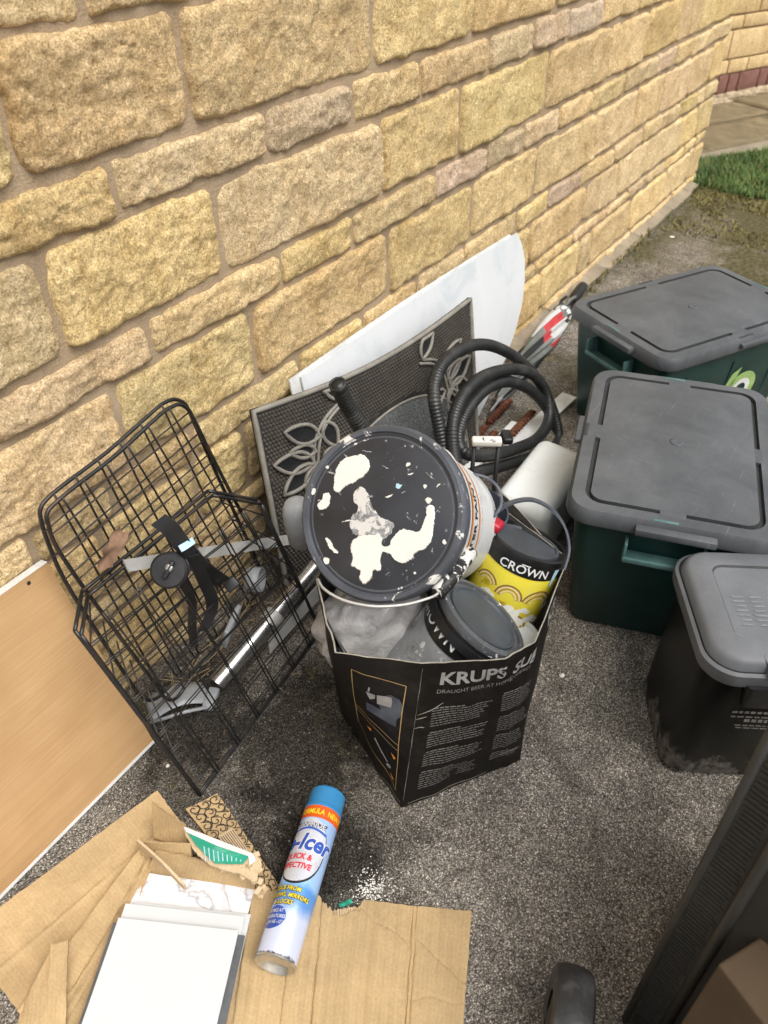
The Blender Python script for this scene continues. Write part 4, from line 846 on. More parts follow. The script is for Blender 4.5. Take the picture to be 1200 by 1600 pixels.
o = mk('plastic_strip', strip(722, 735, 752, 712, .012, .045, .006), M['white'], smooth=False); tag(o, 'white plastic offcut poking out below the hose by the bucket', 'strip')

# ---- milky tank
def bevhex(C, r, seg=4):
    bm = bmesh.new(); v = [bm.verts.new(c) for c in C]
    for f in ((3, 2, 1, 0), (4, 5, 6, 7), (0, 1, 5, 4), (1, 2, 6, 5), (2, 3, 7, 6), (3, 0, 4, 7)): bm.faces.new([v[i] for i in f])
    bmesh.ops.recalc_face_normals(bm, faces=bm.faces[:]); bmesh.ops.bevel(bm, geom=bm.edges[:], offset=r, segments=seg, affect='EDGES', profile=.5); bm.verts.index_update()
    g = (np.array([q.co[:] for q in bm.verts]), [[q.index for q in f.verts] for f in bm.faces]); bm.free(); return g
tk = empty('plastic_tank', tuple(G(845, 800, 0)), 'milky white plastic tank with rounded edges between hose and near green box', 'tank')
zt = .17; tops = [G(770, 768, zt), G(856, 806, zt), G(926, 708, zt), G(846, 676, zt)]
bots = [p * A(1, 1, 0) + A(0, 0, .003) + (tops[0] - tops[2]) * A(-.02, -.02, 0) for p in tops]
mk('shell', bevhex(bots + tops, .034, 10), M['tank'], tk, smooth=False)

# ---- small tub with slate handle, red scrap, crossbar stand behind the bucket
tb = empty('paint_tub', tuple(G(757, 905, 0)), 'small dark tub with a slate plastic handle behind the big bucket', 'tub')
tc = D(742, 790, 1.56); TM = frame(tc, A(.1, -.25, 1)); hz = tc[2] - .004
mk('body', xf(lathe([(.058, -hz), (.066, -.01), (.070, 0), (.066, .002), (.064, -.03)], 32, True, True), TM), M['slate'], tb, smooth='auto')
mk('handle', band(spline([D(716, 748, 1.50), D(735, 741, 1.49), D(762, 747, 1.49), D(780, 765, 1.48), (D(783, 788, 1.48)), D(772, 806, 1.48), D(758, 813, 1.49)], 7), RB[:, 2], .012, .004), M['slate'], tb, smooth='auto')
o = mk('plastic_scrap', xf(rbox(.03, .045, .02, .006), frame(D(768, 816, 1.50), (.2, -.3, 1))), M['red']); tag(o, 'little red plastic piece beside the yellow tin', 'plastic scrap')
cs = empty('wire_stand', tuple(G(760, 880, 0)), 'black two-legged stand with a white paint-crusted crossbar', 'stand')
cL, cR = D(741, 694, 1.75), D(779, 695, 1.75)
for c in (cL, cR): mk('leg', tube([c * A(1, 1, 0) + A(0, 0, .003), c + A(0, 0, .008)], .0052, 8), M['black'], cs)
cm = (cL + cR) / 2; mk('crossbar', xf(rbox(np.linalg.norm(cR - cL) + .012, .022, .017, .004), frame(cm + A(0, 0, .008), (0, 0, 1), cR - cL)), splat_mat('flaking_white_paint', (.05, .045, .04), .6, (.72, .69, .62), 30, .42, 90, .5), cs)

# ================================================================== KRUPS BOX AND WHAT IS IN IT
bx = empty('cardboard_box', (.85, .45, 0), 'open black printed appliance carton full of paint tins on the tarmac', 'box')
bot = [G(563, 1160, .003), G(627, 1262, .003), None, G(813, 1187, .003)]
bot[2] = bot[1] + (bot[3] - bot[1]) * .72
e_ = (bot[0] - bot[1]); bot += [bot[3] + e_ * .9 + A(.06, .03, 0), bot[3] + e_ * 1.55 + A(.05, .06, 0), bot[0] + (bot[3] - bot[1]) * .5 + e_ * .55, bot[0] + e_ * .55]
top = [G(523, 1020, .35), G(660, 1037, .355), G(790, 1030, .335), G(837, 1003, .318), G(888, 872, .30), A(1.17, .53, .33), A(1.02, .72, .36), G(493, 905, .375)]
NP = 8
BUL = [.008, .006, .006, .032, .012, .01, .01, .008]
def boxp(k, s, t, off=0.0):
    a, b, c, d = bot[k], bot[(k + 1) % NP], top[(k + 1) % NP], top[k]
    p = a * (1 - s) * (1 - t) + b * s * (1 - t) + c * s * t + d * (1 - s) * t
    n = np.cross(b - a, d - a); n /= np.linalg.norm(n)
    dent = .006 * nz((k + s, t, 0), 3.1, 6) * math.sin(math.pi * s) + .0035 * nz((k * 3 + s * 2.2, t * 2.5, 1), 2.1, 3) * math.sin(math.pi * s)
    return p + n * (off + BUL[k] * math.sin(math.pi * s) * math.sin(math.pi * min(1, t * .9 + .1)) + dent)
cols = [(k, i / 8) for k in range(NP) for i in range(8)]
ringsO = [[boxp(k, s, t) for k, s in cols] for t in np.linspace(0, 1, 11)]
ringsI = [[boxp(k, s, t, -.0028) for k, s in cols] for t in np.linspace(1, .03, 9)]
g = loft(ringsO + ringsI, True, True, True); nc = len(cols); mi = [0] * (10 * nc) + [1] * nc + [2] * (8 * nc) + [0, 2]
mk('carton', g, [M['kbox'], M['kraw'], M['kin']], bx, mi=mi, smooth='auto')
fl = [D(782, 768, 1.66), D(850, 842, 1.58), D(880, 905, 1.56), D(760, 850, 1.62)]
mk('back_flap', patch(fl[3], fl[2], fl[1], fl[0], 8, 5, .004, lambda u, v: (0, 0, .006 * math.sin(3 * u))), M['kbox'], bx); mk('flap_edge', tube([fl[0], fl[1]], .0022, 6), M['kraw'], bx)
mk('inner_flap', patch(boxp(7, .55, .99, -.006), boxp(0, .06, .97, -.01), boxp(0, .10, .75, -.03), boxp(7, .5, .72, -.02), 5, 5, .003), M['kin'], bx); mk('inner_label', patch(boxp(7, .86, .93, -.0105), boxp(7, .99, .95, -.0085), boxp(7, .99, .80, -.0105), boxp(7, .86, .80, -.012), 3, 3, .0006), M['tape'], bx)
def bw(k): return np.linalg.norm(top[(k + 1) % NP] - top[k]) * .5 + np.linalg.norm(bot[(k + 1) % NP] - bot[k]) * .5
def on_box(g, k, off=.0009):        # x from the left corner, y down from the rim, in metres; may run on to the next panel
    def f(x, y, z):
        kk, xx = k, x
        while xx > bw(kk): xx -= bw(kk); kk = (kk + 1) % NP
        return boxp(kk, xx / bw(kk), 1 - y / .36, off)
    return warp(g, f)
def btext(s, size, k, x, y, m, name='lettering', shear=0.0, wscale=1.0, bold=0.0):
    g = text2d(s, size, shear=shear, cut=.02, bold=bold); mk(name, on_box((np.c_[g[0][:, 0] * wscale + x, y - g[0][:, 1], g[0][:, 2]], g[1]), k), m, bx, smooth=False)
btext('KRUPS', .040, 1, .036, .050, M['inkg'], wscale=1.12, bold=.0012); btext('DRAUGHT BEER AT HOME', .0125, 1, .034, .071, M['inkd'], wscale=1.0)
btext('SUB', .036, 2, .020, .050, M['inkg'], shear=.3, bold=.001); btext('COMPACT', .011, 2, .016, .064, M['inkd'])
btext('KRUPS', .048, 3, .075, .050, M['inkg'], wscale=1.1, bold=.0012)
gs = []
for blk, (x0, y0, nl, wl) in enumerate(((.030, .105, 8, .118), (.028, .165, 7, .115), (.026, .217, 7, .112), (.024, .272, 8, .108), (.165, .100, 9, .075), (.163, .170, 8, .075), (.160, .230, 8, .072), (.157, .29, 4, .07))):
    for r in range(nl):
        x = x0 if r else x0 + .003; end = x0 + wl * (random.uniform(.82, 1) if r else .55)
        while x < end - .004:
            w_ = min(random.uniform(.004, .013), end - x); y = y0 + r * .0062; h = .0019 if r else .0026
            gs.append((A((x, y, 0), (x + w_, y, 0), (x + w_, y + h, 0), (x, y + h, 0)), [[0, 3, 2, 1]])); x += w_ + .0018
mk('small_print', on_box(join(*gs), 1), M['inkd'], bx, smooth=False)
w0 = bw(0); fr = [(w0 * .17, .045), (w0 * .86, .055), (w0 * .86, .335), (w0 * .17, .225)]
def seg(P, w, closed=False): return stroke2d(resample([(x, y, 0) for x, y in P], .012, closed), w)
mk('picture_frame', on_box(join(seg([fr[0], fr[1]], .0016), seg([fr[1], fr[2]], .0016), seg([fr[2], fr[3]], .0016), seg([fr[3], fr[0]], .0016), seg([(w0 * .17, .160), (w0 * .86, .205)], .0012), seg([(w0 * .17, .172), (w0 * .86, .22)], .0010)), 0), M['gold'], bx, smooth=False)
mk('machine_picture', on_box(join(poly2d([(w0 * .52, .095), (w0 * .70, .092), (w0 * .72, .103), (w0 * .71, .116), (w0 * .53, .118)], .01), poly2d([(w0 * .39, .092), (w0 * .50, .096), (w0 * .50, .106), (w0 * .44, .112), (w0 * .41, .103)], .01), seg([(w0 * .42, .09), (w0 * .43, .078)], .003), seg([(w0 * .50, .225), (w0 * .70, .275)], .004), poly2d(blob2d(w0 * .715, .285, .006, .006, 10), .02)), 0), M['inkg'], bx, smooth=False)
mk('machine_picture', on_box(join(poly2d(blob2d(w0 * .72, .115, .024, .028, 18), .012), poly2d([(w0 * .38, .125), (w0 * .80, .135), (w0 * .8, .16), (w0 * .38, .15)], .02)), 0, .0006), M['slate'], bx, smooth=False)
mk('arrow_mark', on_box(join(poly2d([(w0 * .36, .205), (w0 * .44, .205), (w0 * .43, .213)]), poly2d([(w0 * .76, .235), (w0 * .83, .245), (w0 * .80, .252)]), poly2d([(w0 * .74, .300), (w0 * .82, .312), (w0 * .77, .316)])), 0), M['orange'], bx, smooth=False)

for P_ in ([(.004, .118), (.030, .108), (.050, .094)], [(.002, .128), (.022, .124)], [(.001, .150), (.012, .148), (.020, .151)], [(.17, .305), (.20, .30), (.23, .306)]):
    q_ = spline([(x, y, 0) for x, y in P_], 6); mk('crease', on_box(stroke2d(q_, .0022 * np.sin(np.linspace(.2, 2.9, len(q_)))), 1, .0008), M['kraw'], bx, smooth=False)
for kk, yy in ((0, .349), (1, .352)): mk('worn_edge', on_box(stroke2d([(x, yy + .001 * nz((x * 40, kk, 0), 1), 0) for x in np.linspace(.01, bw(kk) * .97, 30)], .0018), kk, .0007), M['kraw'], bx, smooth=False)
mk('worn_edge', on_box(stroke2d([(.0012 + .0008 * nz((y * 60, 0, 0), 1), y, 0) for y in np.linspace(.01, .34, 40)], [.0012 * max(.1, .6 + nz((y * 25, 2, 0), 1)) for y in np.linspace(.01, .34, 40)]), 1, .0009), M['inkd'], bx, smooth=False)
# ---- big bucket
bk = empty('paint_bucket', tuple(D(600, 830, 1.4)), 'big white paint bucket tipped back with spilt paint on its black lid', 'bucket')
LC = D(593, 802, 1.305); bnrm = RB @ A(-.40, -.07, -.91); bnrm /= np.linalg.norm(bnrm); BM = frame(LC, bnrm, RB[:, 0])
RL = .146
mk('body', xf(lathe([(.118, -.275), (.121, -.272), (.133, -.10), (.138, -.05), (.140, -.048), (.1405, -.036), (.139, -.034), (.139, -.012)], 64), BM), M['bucket'], bk, smooth='auto')
mk('rim', xf(lathe([(.138, -.032), (.1455, -.031), (RL, -.026), (RL + .001, -.012), (RL, -.003), (RL - .004, .0015), (RL - .011, .001), (RL - .013, -.004), (.05, -.004)], 72, False, False), BM), M['bucketrim'], bk, smooth='auto')
lid = mk('lid', xf(lathe([(RL - .0125, -.0045), (RL - .016, -.0035), (RL - .020, -.0045), (RL - .022, -.0035), (.001, -.003)], 72, False, True), BM), M['bucketlid'], bk, smooth='auto')
def lidpt(x, y): p = PL(x, y, LC - bnrm * .003, bnrm) - LC; return (p @ BM[:3, 0], p @ BM[:3, 1])
def splat(P, h, m, k=4):
    Q = [lidpt(x, y) for x, y in P]; Q = resample(spline([(a, b, 0) for a, b in Q], k, True), .0009, True)[:, :2]
    Q = [(a + .0022 * nz((a, b, 0), 110) + .0014 * nz((a, b, 2), 330) + .0007 * nz((a, b, 5), 800), b + .0022 * nz((b, a, 3), 110) + .0014 * nz((b, a, 4), 330) + .0007 * nz((b, a, 9), 800)) for a, b in Q]
    c = np.mean(Q, 0); n = len(Q); V = [(a, b, -.0031) for a, b in Q] + [(c[0] + (a - c[0]) * .97, c[1] + (b - c[1]) * .97, -.003 + h) for a, b in Q]
    bm = bmesh.new(); vs = [bm.verts.new(v) for v in V]; bm.faces.new(vs[n:])
    for i in range(n): bm.faces.new((vs[i], vs[(i + 1) % n], vs[n + (i + 1) % n], vs[n + i]))
    bm.verts.index_update(); g = (np.array([v.co[:] for v in bm.verts]), [[v.index for v in f.verts] for f in bm.faces]); bm.free()
    mk('paint_splash', xf(g, BM), m, lid, smooth=False)
Z = lambda L_: [(440 + x / 2.5, 640 + y / 2.5) for x, y in L_]
splat(Z([(235, 200), (270, 182), (320, 180), (340, 200), (342, 235), (315, 262), (285, 285), (245, 300), (232, 320), (205, 318), (202, 295), (212, 240)]), .0016, M['paint'])
splat(Z([(140, 372), (158, 355), (165, 330), (185, 325), (190, 355), (180, 380), (160, 392), (145, 388)]), .001, M['paint'])
splat(Z([(268, 545), (285, 505), (340, 487), (388, 498), (392, 528), (418, 532), (440, 492), (475, 468), (540, 474), (565, 425), (577, 372), (597, 385), (596, 440), (580, 520), (530, 556), (492, 594), (452, 596), (425, 562), (392, 560), (386, 590), (386, 628), (360, 630), (345, 664), (322, 680), (304, 662), (303, 630), (272, 608), (280, 580)]), .002, M['paint'])
splat(Z([(285, 320), (310, 300), (340, 330), (350, 370), (390, 420), (440, 450), (420, 490), (380, 505), (340, 490), (290, 490), (265, 450), (280, 410), (300, 390), (280, 350)]), .0003, M['paintgrey'])
for x, y, rr in ((306, 185, 10), (457, 298, 10), (495, 213, 8), (122, 318, 12), (176, 590, 12), (140, 585, 9), (560, 300, 7), (575, 355, 12), (635, 518, 9), (178, 225, 6), (520, 640, 5)):
    splat(Z([(x + rr * (1 + .3 * nz((k, x, 0), 2)) * math.cos(k * .9), y + rr * (1.1 + .3 * nz((k, y, 0), 2)) * math.sin(k * .9)) for k in range(7)]), .0008, M['paint'] if x != 457 else M['tape'])
for q_ in range(14):
    a_, d_ = random.uniform(0, 6.28), random.uniform(40, 270); x, y = 372 + d_ * math.cos(a_), 402 + d_ * math.sin(a_); an_ = random.uniform(-.6, .9); l_ = random.uniform(8, 34); w_ = random.uniform(1.2, 4)
    splat(Z([(x - l_ * math.cos(an_), y - l_ * math.sin(an_)), (x + w_ * math.sin(an_), y - w_ * math.cos(an_)), (x + l_ * math.cos(an_), y + l_ * math.sin(an_)), (x - w_ * math.sin(an_), y + w_ * math.cos(an_))]), .0004, M['paintgrey'] if q_ % 3 else M['paint'])
splat(Z([(170, 500), (190, 508), (200, 535), (222, 555), (215, 563), (195, 548), (180, 525)]), .0008, M['paint'])
def rbody(z): return np.interp(z, [-.275, -.10, -.048], [.1185, .133, .1395])
def on_bucket(g, off=.0009):        # x: metres round the body from the right-hand side, y: height below the lid
    return xf(warp(g, lambda x, y, z: ((rbody(y) + off) * math.cos(x / .135), (rbody(y) + off) * math.sin(x / .135), y)), BM)
th = np.linspace(-.14, .13, 50)
mk('label_stripe', on_bucket(stroke2d([(x, -.072 - .9 * (x + .01) ** 2 * 4, 0) for x in th], .010 * np.cos(th * 6) ** 2 + .002)), M['orange'], bk); mk('label_stripe', on_bucket(stroke2d([(x, -.128 - .9 * (x - .01) ** 2 * 3, 0) for x in th], .007 * np.cos(th * 6) ** 2 + .002)), M['orange'], bk)
g = text2d('TER PAINT', .026, cut=.008, bold=.0006); mk('lettering', on_bucket((np.c_[g[0][:, 0] - .060, g[0][:, 1] - .110, g[0][:, 2]], g[1])), M['ink'], bk, smooth=False)
gs = [stroke2d([(x0, -.15, 0), (x0 + .014, -.15, 0)], .002) for x0 in np.arange(-.05, .04, .018)]; mk('small_print', on_bucket(join(*gs)), M['inkg'], bk, smooth=False)
hw = spline([D(497, 905, 1.33), D(506, 920, 1.28), D(535, 937, 1.255), D(580, 947, 1.245), D(630, 945, 1.25), D(672, 934, 1.26), D(686, 926, 1.27)], 8)
mk('bail_wire', tube(hw, .0022, 8), M['alu'], bk); mk('bail_grip', tube([D(684, 927, 1.27), D(704, 905, 1.29), D(736, 862, 1.33)], .0125, 12), splat_mat('paint_crusted_grip', (.015, .015, .015), .5, (.72, .7, .66), 40, .52, 120, .6), bk)
mk('bail_wire', tube(spline([D(690, 700, 1.36), D(705, 712, 1.37), D(722, 745, 1.38), D(735, 790, 1.39)], 6), .0022, 8), M['alu'], bk)

# ---- bag of clear plastic
bgc = D(588, 985, 1.42); V, Fc = lathe([(max(.001, math.sin(math.pi * i / 28)), -math.cos(math.pi * i / 28)) for i in range(29)], 44)
pt = []
for p in V:
    n1 = abs(noise.noise(Vector(p) * 2.3 + Vector((3, 1, 2)))); n2 = noise.noise(Vector(p) * 5.5)
    pt.append(A(*p) * A(.108, .075, .100) * (1 + .30 * (n1 - .25) + .07 * n2))
o = mk('plastic_bag', xf((np.array(pt), Fc), frame(bgc - A(-.03, -.03, .02), (0, 0, 1), (.85, -.5, 0))), M['bag']); tag(o, 'crumpled clear plastic bag stuffed under the big bucket inside the carton', 'bag')

# ---- paint tins
def tin(name, lab, LCt, axis, R_, H_, label_m, xref, rim_m, lid_m, fill):
    t = empty(name, tuple(LCt - A(*axis) / np.linalg.norm(axis) * H_), lab, 'paint tin', 'paint tins in the carton'); Mx = frame(LCt, axis, xref)
    mk('body', xf(lathe([(R_ * .93, -H_), (R_ * .965, -H_ * .98), (R_, -.035), (R_, -.012)], 56), Mx), label_m, t, smooth='auto')
    mk('rim', xf(lathe([(R_ * .99, -.016), (R_ + .002, -.015), (R_ + .003, -.008), (R_ + .002, -.001), (R_ - .003, .0015), (R_ - .008, .0005), (R_ - .009, -.005), (R_ - .016, -.006)], 56, False, False), Mx), rim_m, t, smooth='auto')
    mk('lid', xf(lathe([(R_ - .0155, -.0062), (R_ - .017, -.001), (R_ - .022, -.0005), (R_ - .024, -.004), (R_ - .027, -.0045), (.001, -.0035)], 56, False, True), Mx), lid_m, t, smooth='auto')
    def wrap(g, off=.001): return xf(warp(g, lambda x, y, z: ((np.interp(y, [-H_, -.035], [R_ * .965, R_]) + off) * math.cos(x / R_), (np.interp(y, [-H_, -.035], [R_ * .965, R_]) + off) * math.sin(x / R_), y)), Mx)
    return t, Mx, wrap
def bandg(z0, z1, R_, x0=None, x1=None, edge=None):
    x0 = -math.pi * R_ if x0 is None else x0; x1 = math.pi * R_ if x1 is None else x1; n = 64
    V = []; 
    for i in range(n + 1):
        x = x0 + (x1 - x0) * i / n; V += [(x, z0 + (edge(x) if edge else 0), 0), (x, z1, 0)]
    return np.array(V), [[2 * i, 2 * i + 2, 2 * i + 3, 2 * i + 1] for i in range(n)]
crown = [(-.010, 0), (-.013, .011), (-.006, .006), (-.0045, .0145), (0, .0075), (.0045, .0145), (.006, .006), (.013, .011), (.010, 0)]
# grey tin
nrm = RB @ A(.59, -.70, -.40); Rg = .087
gt, GM, gw = tin('paint_tin', 'grey patterned paint tin tipped on its side with slate lid at the carton front', D(757, 962, 1.385), nrm, Rg, .175, M['tingrey'], RB @ A(-.80, .50, -.32), M['tinrim'], M['tinlid'], None)
mk('black_band', gw(bandg(-.062, -.016, Rg, -.170, .135, lambda x: .026 * (abs(x + .02) / .135) ** 2)), M['tinblack'], gt)
g = text2d('CROWN', .031, 'CENTER', cut=.006, bold=.0003); mk('lettering', gw((np.c_[g[0][:, 0] - .036, g[0][:, 1] - .050, g[0][:, 2]], g[1]), .0016), M['inkw'], gt, smooth=False)
for x, y, r in ((-.03, -.105, .017), (.045, -.10, .015), (-.075, -.095, .013), (.0, -.13, .02)):
    mk('print_shape', gw(arc2d(x, y, r * .72, r, 0, 330)), M['inkg'], gt); mk('print_shape', gw(poly2d(blob2d(x, y, r * .35, r * .3, 12, .3, x * 50), .01)), M['inkd'], gt)
mk('carry_handle', band(spline([xf((A((Rg * math.cos(a) * 1.04, Rg * math.sin(a) * 1.04, -.03),), []), GM)[0][0] for a in np.linspace(-1.5, 1.5, 14)], 3), nrm, .016, .004), M['black'], gt, smooth='auto')
# yellow tin
Ry = .082; ynrm = RB @ A(.31, -.87, -.38); yt, YM, yw = tin('paint_tin', 'yellow rainbow and cloud paint tin standing upright in the carton corner', D(824, 844, 1.53), ynrm, Ry, .185, M['yellow'], A(-.86, -.50, 0), M['tinblack'], M['tinlid'], None)
mk('black_band', yw(bandg(-.041, -.010, Ry, -.26, .26, lambda x: .020 * (x / .13) ** 2 if abs(x) < .13 else .02)), M['tinblack'], yt)
g = text2d('CROWN', .0235, 'CENTER', cut=.006, bold=.0003); mk('lettering', yw((np.c_[g[0][:, 0] * 1.05 - .012, g[0][:, 1] - .0345, g[0][:, 2]], g[1]), .0016), M['inkw'], yt, smooth=False)
mk('emblem', yw(shift((poly2d(crown, .008)[0] * .8, poly2d(crown, .008)[1]), -.012, -.0175), .0016), M['inkw'], yt, smooth=False)
for x, y, r, a0, a1 in ((-.020, -.092, .028, 5, 175), (.042, -.098, .036, 0, 165), (-.072, -.085, .026, 20, 160), (.010, -.150, .030, 10, 170)):
    for j, mm in enumerate((M['pbrown'], M['pcream'], M['pochre'], M['pcream'])): mk('rainbow_band', yw(arc2d(x, y, r * (1 - .13 * j) - .0036, r * (1 - .13 * j), a0, a1)), mm, yt)
for x, y, s in ((.078, -.100, .8), (-.010, -.118, 1.2), (.020, -.110, .7), (.005, -.135, 1.3), (-.06, -.10, .8), (.045, -.128, 1), (-.04, -.135, 1)):
    for dx, dy, r in ((-.012, 0, .009), (0, .004, .011), (.012, 0, .009)): mk('cloud', yw(poly2d(blob2d(x + dx * s, y + dy * s, r * s, r * .72 * s, 12), .01), .0012 + .0001 * (dx > 0)), M['pwhite'], yt)
for x, y in ((-.035, -.115), (.030, -.075), (.085, -.12), (-.08, -.09)): mk('doodle', yw(join(*[stroke2d(spline([(x + .004 * j, y + .004 * math.sin(j), 0), (x + .006 + .004 * j, y + .014, 0), (x + .012 + .003 * j, y + .004, 0)], 4), .0012) for j in range(3)])), M['pochre'], yt)
mk('paint_drip', yw(poly2d([(.050, -.008), (.062, -.008), (.060, -.03), (.056, -.052), (.052, -.054), (.050, -.03)], .008), .0018), M['tape'], yt)
hp_ = [D(762, 822, 1.50), D(776, 800, 1.49), D(800, 785, 1.48), D(832, 781, 1.47), D(862, 796, 1.46), D(882, 822, 1.455), D(889, 856, 1.455), D(881, 888, 1.45)]
mk('carry_handle', band(spline(hp_, 6), RB[:, 2] * .6 + A(0, 0, .3), .012, .004), M['slate'], yt, smooth='auto')
o = mk('olive_tub', xf(lathe([(.034, -.12), (.040, -.012), (.043, -.010), (.044, .004), (.041, .006), (.037, -.004), (.001, -.004)], 32, True, True), frame(D(806, 992, 1.50), (.1, -.1, 1))), [M['olive'], M['white']], mi=[0] * 32 + [0] * 32 + [1] * 32 * 4 + [0, 1], smooth='auto'); tag(o, 'olive tub with a white rim squeezed below the yellow tin', 'tub')

# ================================================================== RIGHT SIDE
def local(cx, cy, ang, z=0): return rotz(ang, (cx, cy, z))
rbn = 0
def recycling_box(corner, ang, H_, label, decal=False):
    L_, W_ = .574, .402
    e1, e2 = A(math.cos(ang), math.sin(ang)), A(math.sin(ang), -math.cos(ang)); c = A(*corner) + e1 * L_ / 2 + e2 * W_ / 2
    t = empty('recycling_box', (c[0], c[1], 0), label, 'recycling box', 'green recycling boxes with grey lids'); Mx = local(c[0], c[1], ang)
    ring = lambda sx, sy, r, z: rrect(sx, sy, r, 6, z)
    zb = H_ - .022
    g = loft([ring(L_ - .105, W_ - .10, .03, .003), ring(L_ - .095, W_ - .09, .035, .010), ring(L_ - .045, W_ - .042, .035, zb - .05), ring(L_ - .043, W_ - .040, .035, zb)])
    mk('body', xf(g, Mx), M['green'], t, smooth='auto')
    for sx in np.linspace(-.17, .17, 3):    # moulded ribs on the long sides
        for sy in (-1, 1): mk('rib', xf(loft([[(sx + a * .004, sy * (W_ / 2 - .047 + b), .03) for a, b in ((-1, 0), (1, 0), (1, .003), (-1, .003))], [(sx + a * .004, sy * (W_ / 2 - .022 + b), zb - .06) for a, b in ((-1, 0), (1, 0), (1, .003), (-1, .003))]]), Mx), M['green'], t, smooth=False)
    rr = [ring(L_, W_, .052, H_ - .034), ring(L_ + .003, W_ + .003, .053, H_ - .030), ring(L_ - .002, W_ - .002, .052, H_ - .008), ring(L_ - .012, W_ - .012, .048, H_), ring(L_ - .062, W_ - .062, .036, H_ + .001), ring(L_ - .066, W_ - .066, .034, H_ - .008), ring(L_ - .080, W_ - .080, .029, H_ - .008), ring(L_ - .084, W_ - .084, .027, H_ + .001), ring(L_ - .14, W_ - .14, .01, H_ + .003)]
    g = loft(rr, True, False, True); n = len(rr[0]); mi = [1 if 4 <= i <= 6 else 0 for i in range(len(rr) - 1) for _ in range(n)] + [0]
    ld = mk('lid', xf(g, Mx), [M['lid'], M['groove']], t, mi=mi, smooth='auto')
    for sx, sy, a, b in ((0, 1, .05, .022), (0, -1, .05, .022), (1, 0, .022, .05), (-1, 0, .022, .05)):
        mk('bridge', xf(rbox(a, b, .009, .001, 1), Mx @ np.array([[1, 0, 0, sx * (L_ - .073) / 2], [0, 1, 0, sy * (W_ - .073) / 2], [0, 0, 1, H_ - .0035], [0, 0, 0, 1.]])), M['lid'], ld, smooth='auto')
    mk('centre_dimple', xf(lathe([(.016, H_ + .0028), (.013, H_ + .0042), (.006, H_ + .0042), (.003, H_ + .0025)], 20), Mx), M['lid'], ld)
    for s in (-1, 1):                       # handle troughs on the short ends and the lid catches over them
        hd = mk('handle', xf(join(xf(rbox(.006, .152, .012, .002), frame((s * (L_ / 2 + .012), 0, zb - .072), (0, 0, 1))), xf(rbox(.034, .006, .045, .002), frame((s * (L_ / 2 - .004), .074, zb - .055), (0, 0, 1))), xf(rbox(.034, .006, .045, .002), frame((s * (L_ / 2 - .004), -.074, zb - .055), (0, 0, 1))), xf(rbox(.036, .15, .004, .001), frame((s * (L_ / 2 - .005), 0, zb - .076), (0, 0, 1)))), Mx), M['teal'], t, smooth='auto')
        mk('catch', xf(rbox(.026, .150, .016, .003), Mx @ frame((s * (L_ / 2 + .004), -.01, H_ - .018), (0, 0, 1))), M['lid'], ld, smooth='auto'); mk('slot', xf(rbox(.007, .048, .004, .001), Mx @ frame((s * (L_ / 2 - .010), .012, H_ - .0005), (0, 0, 1))), M['teal'], ld, smooth=False)
        mk('catch', xf(rbox(.100, .020, .012, .003), Mx @ frame((.02, s * (W_ / 2 + .002), H_ - .016), (0, 0, 1))), M['lid'], ld, smooth='auto'); mk('slot', xf(rbox(.05, .007, .004, .001), Mx @ frame((0, s * (W_ / 2 - .010), H_ - .0005), (0, 0, 1))), M['groove'], ld, smooth=False)
    if decal:   # light green lettering on the long side
        def side(x, z, off=.0012): 
            f = (z - .010) / (zb - .06 - .010); return (x, -(W_ / 2 - .045 + .024 * f + off), z)
        for P, m_, o_ in (([(.085, .10), (.115, .20), (.145, .215), (.12, .10)], 'decal', .0012),):
            mk('lettering', xf(warp(poly2d(P), lambda x, y, z: side(x - .105, y + .03, o_)), Mx), M[m_], t, smooth=False)
        mk('lettering', xf(warp(arc2d(.065, .165, .022, .058, -30, 330, 30), lambda x, y, z: side(x, y, .0012)), Mx), M['decal'], t, smooth=False); mk('lettering', xf(warp(arc2d(.065, .165, .020, .036, -60, 240, 30), lambda x, y, z: side(x, y, .0020)), Mx), M['inkw'], t, smooth=False)
    return t
l2 = G(880, 812, .322); recycling_box(l2[:2], math.radians(16.3), .354, 'near dark green recycling box with dusty grey lid beside the milky tank')
a1 = math.atan2(-.475, .88); l1 = G(882, 484, .33); e1 = A(math.cos(a1), math.sin(a1))
recycling_box(l1[:2], a1, .354, 'far green recycling box with grey lid and light green lettering by the umbrella', True)

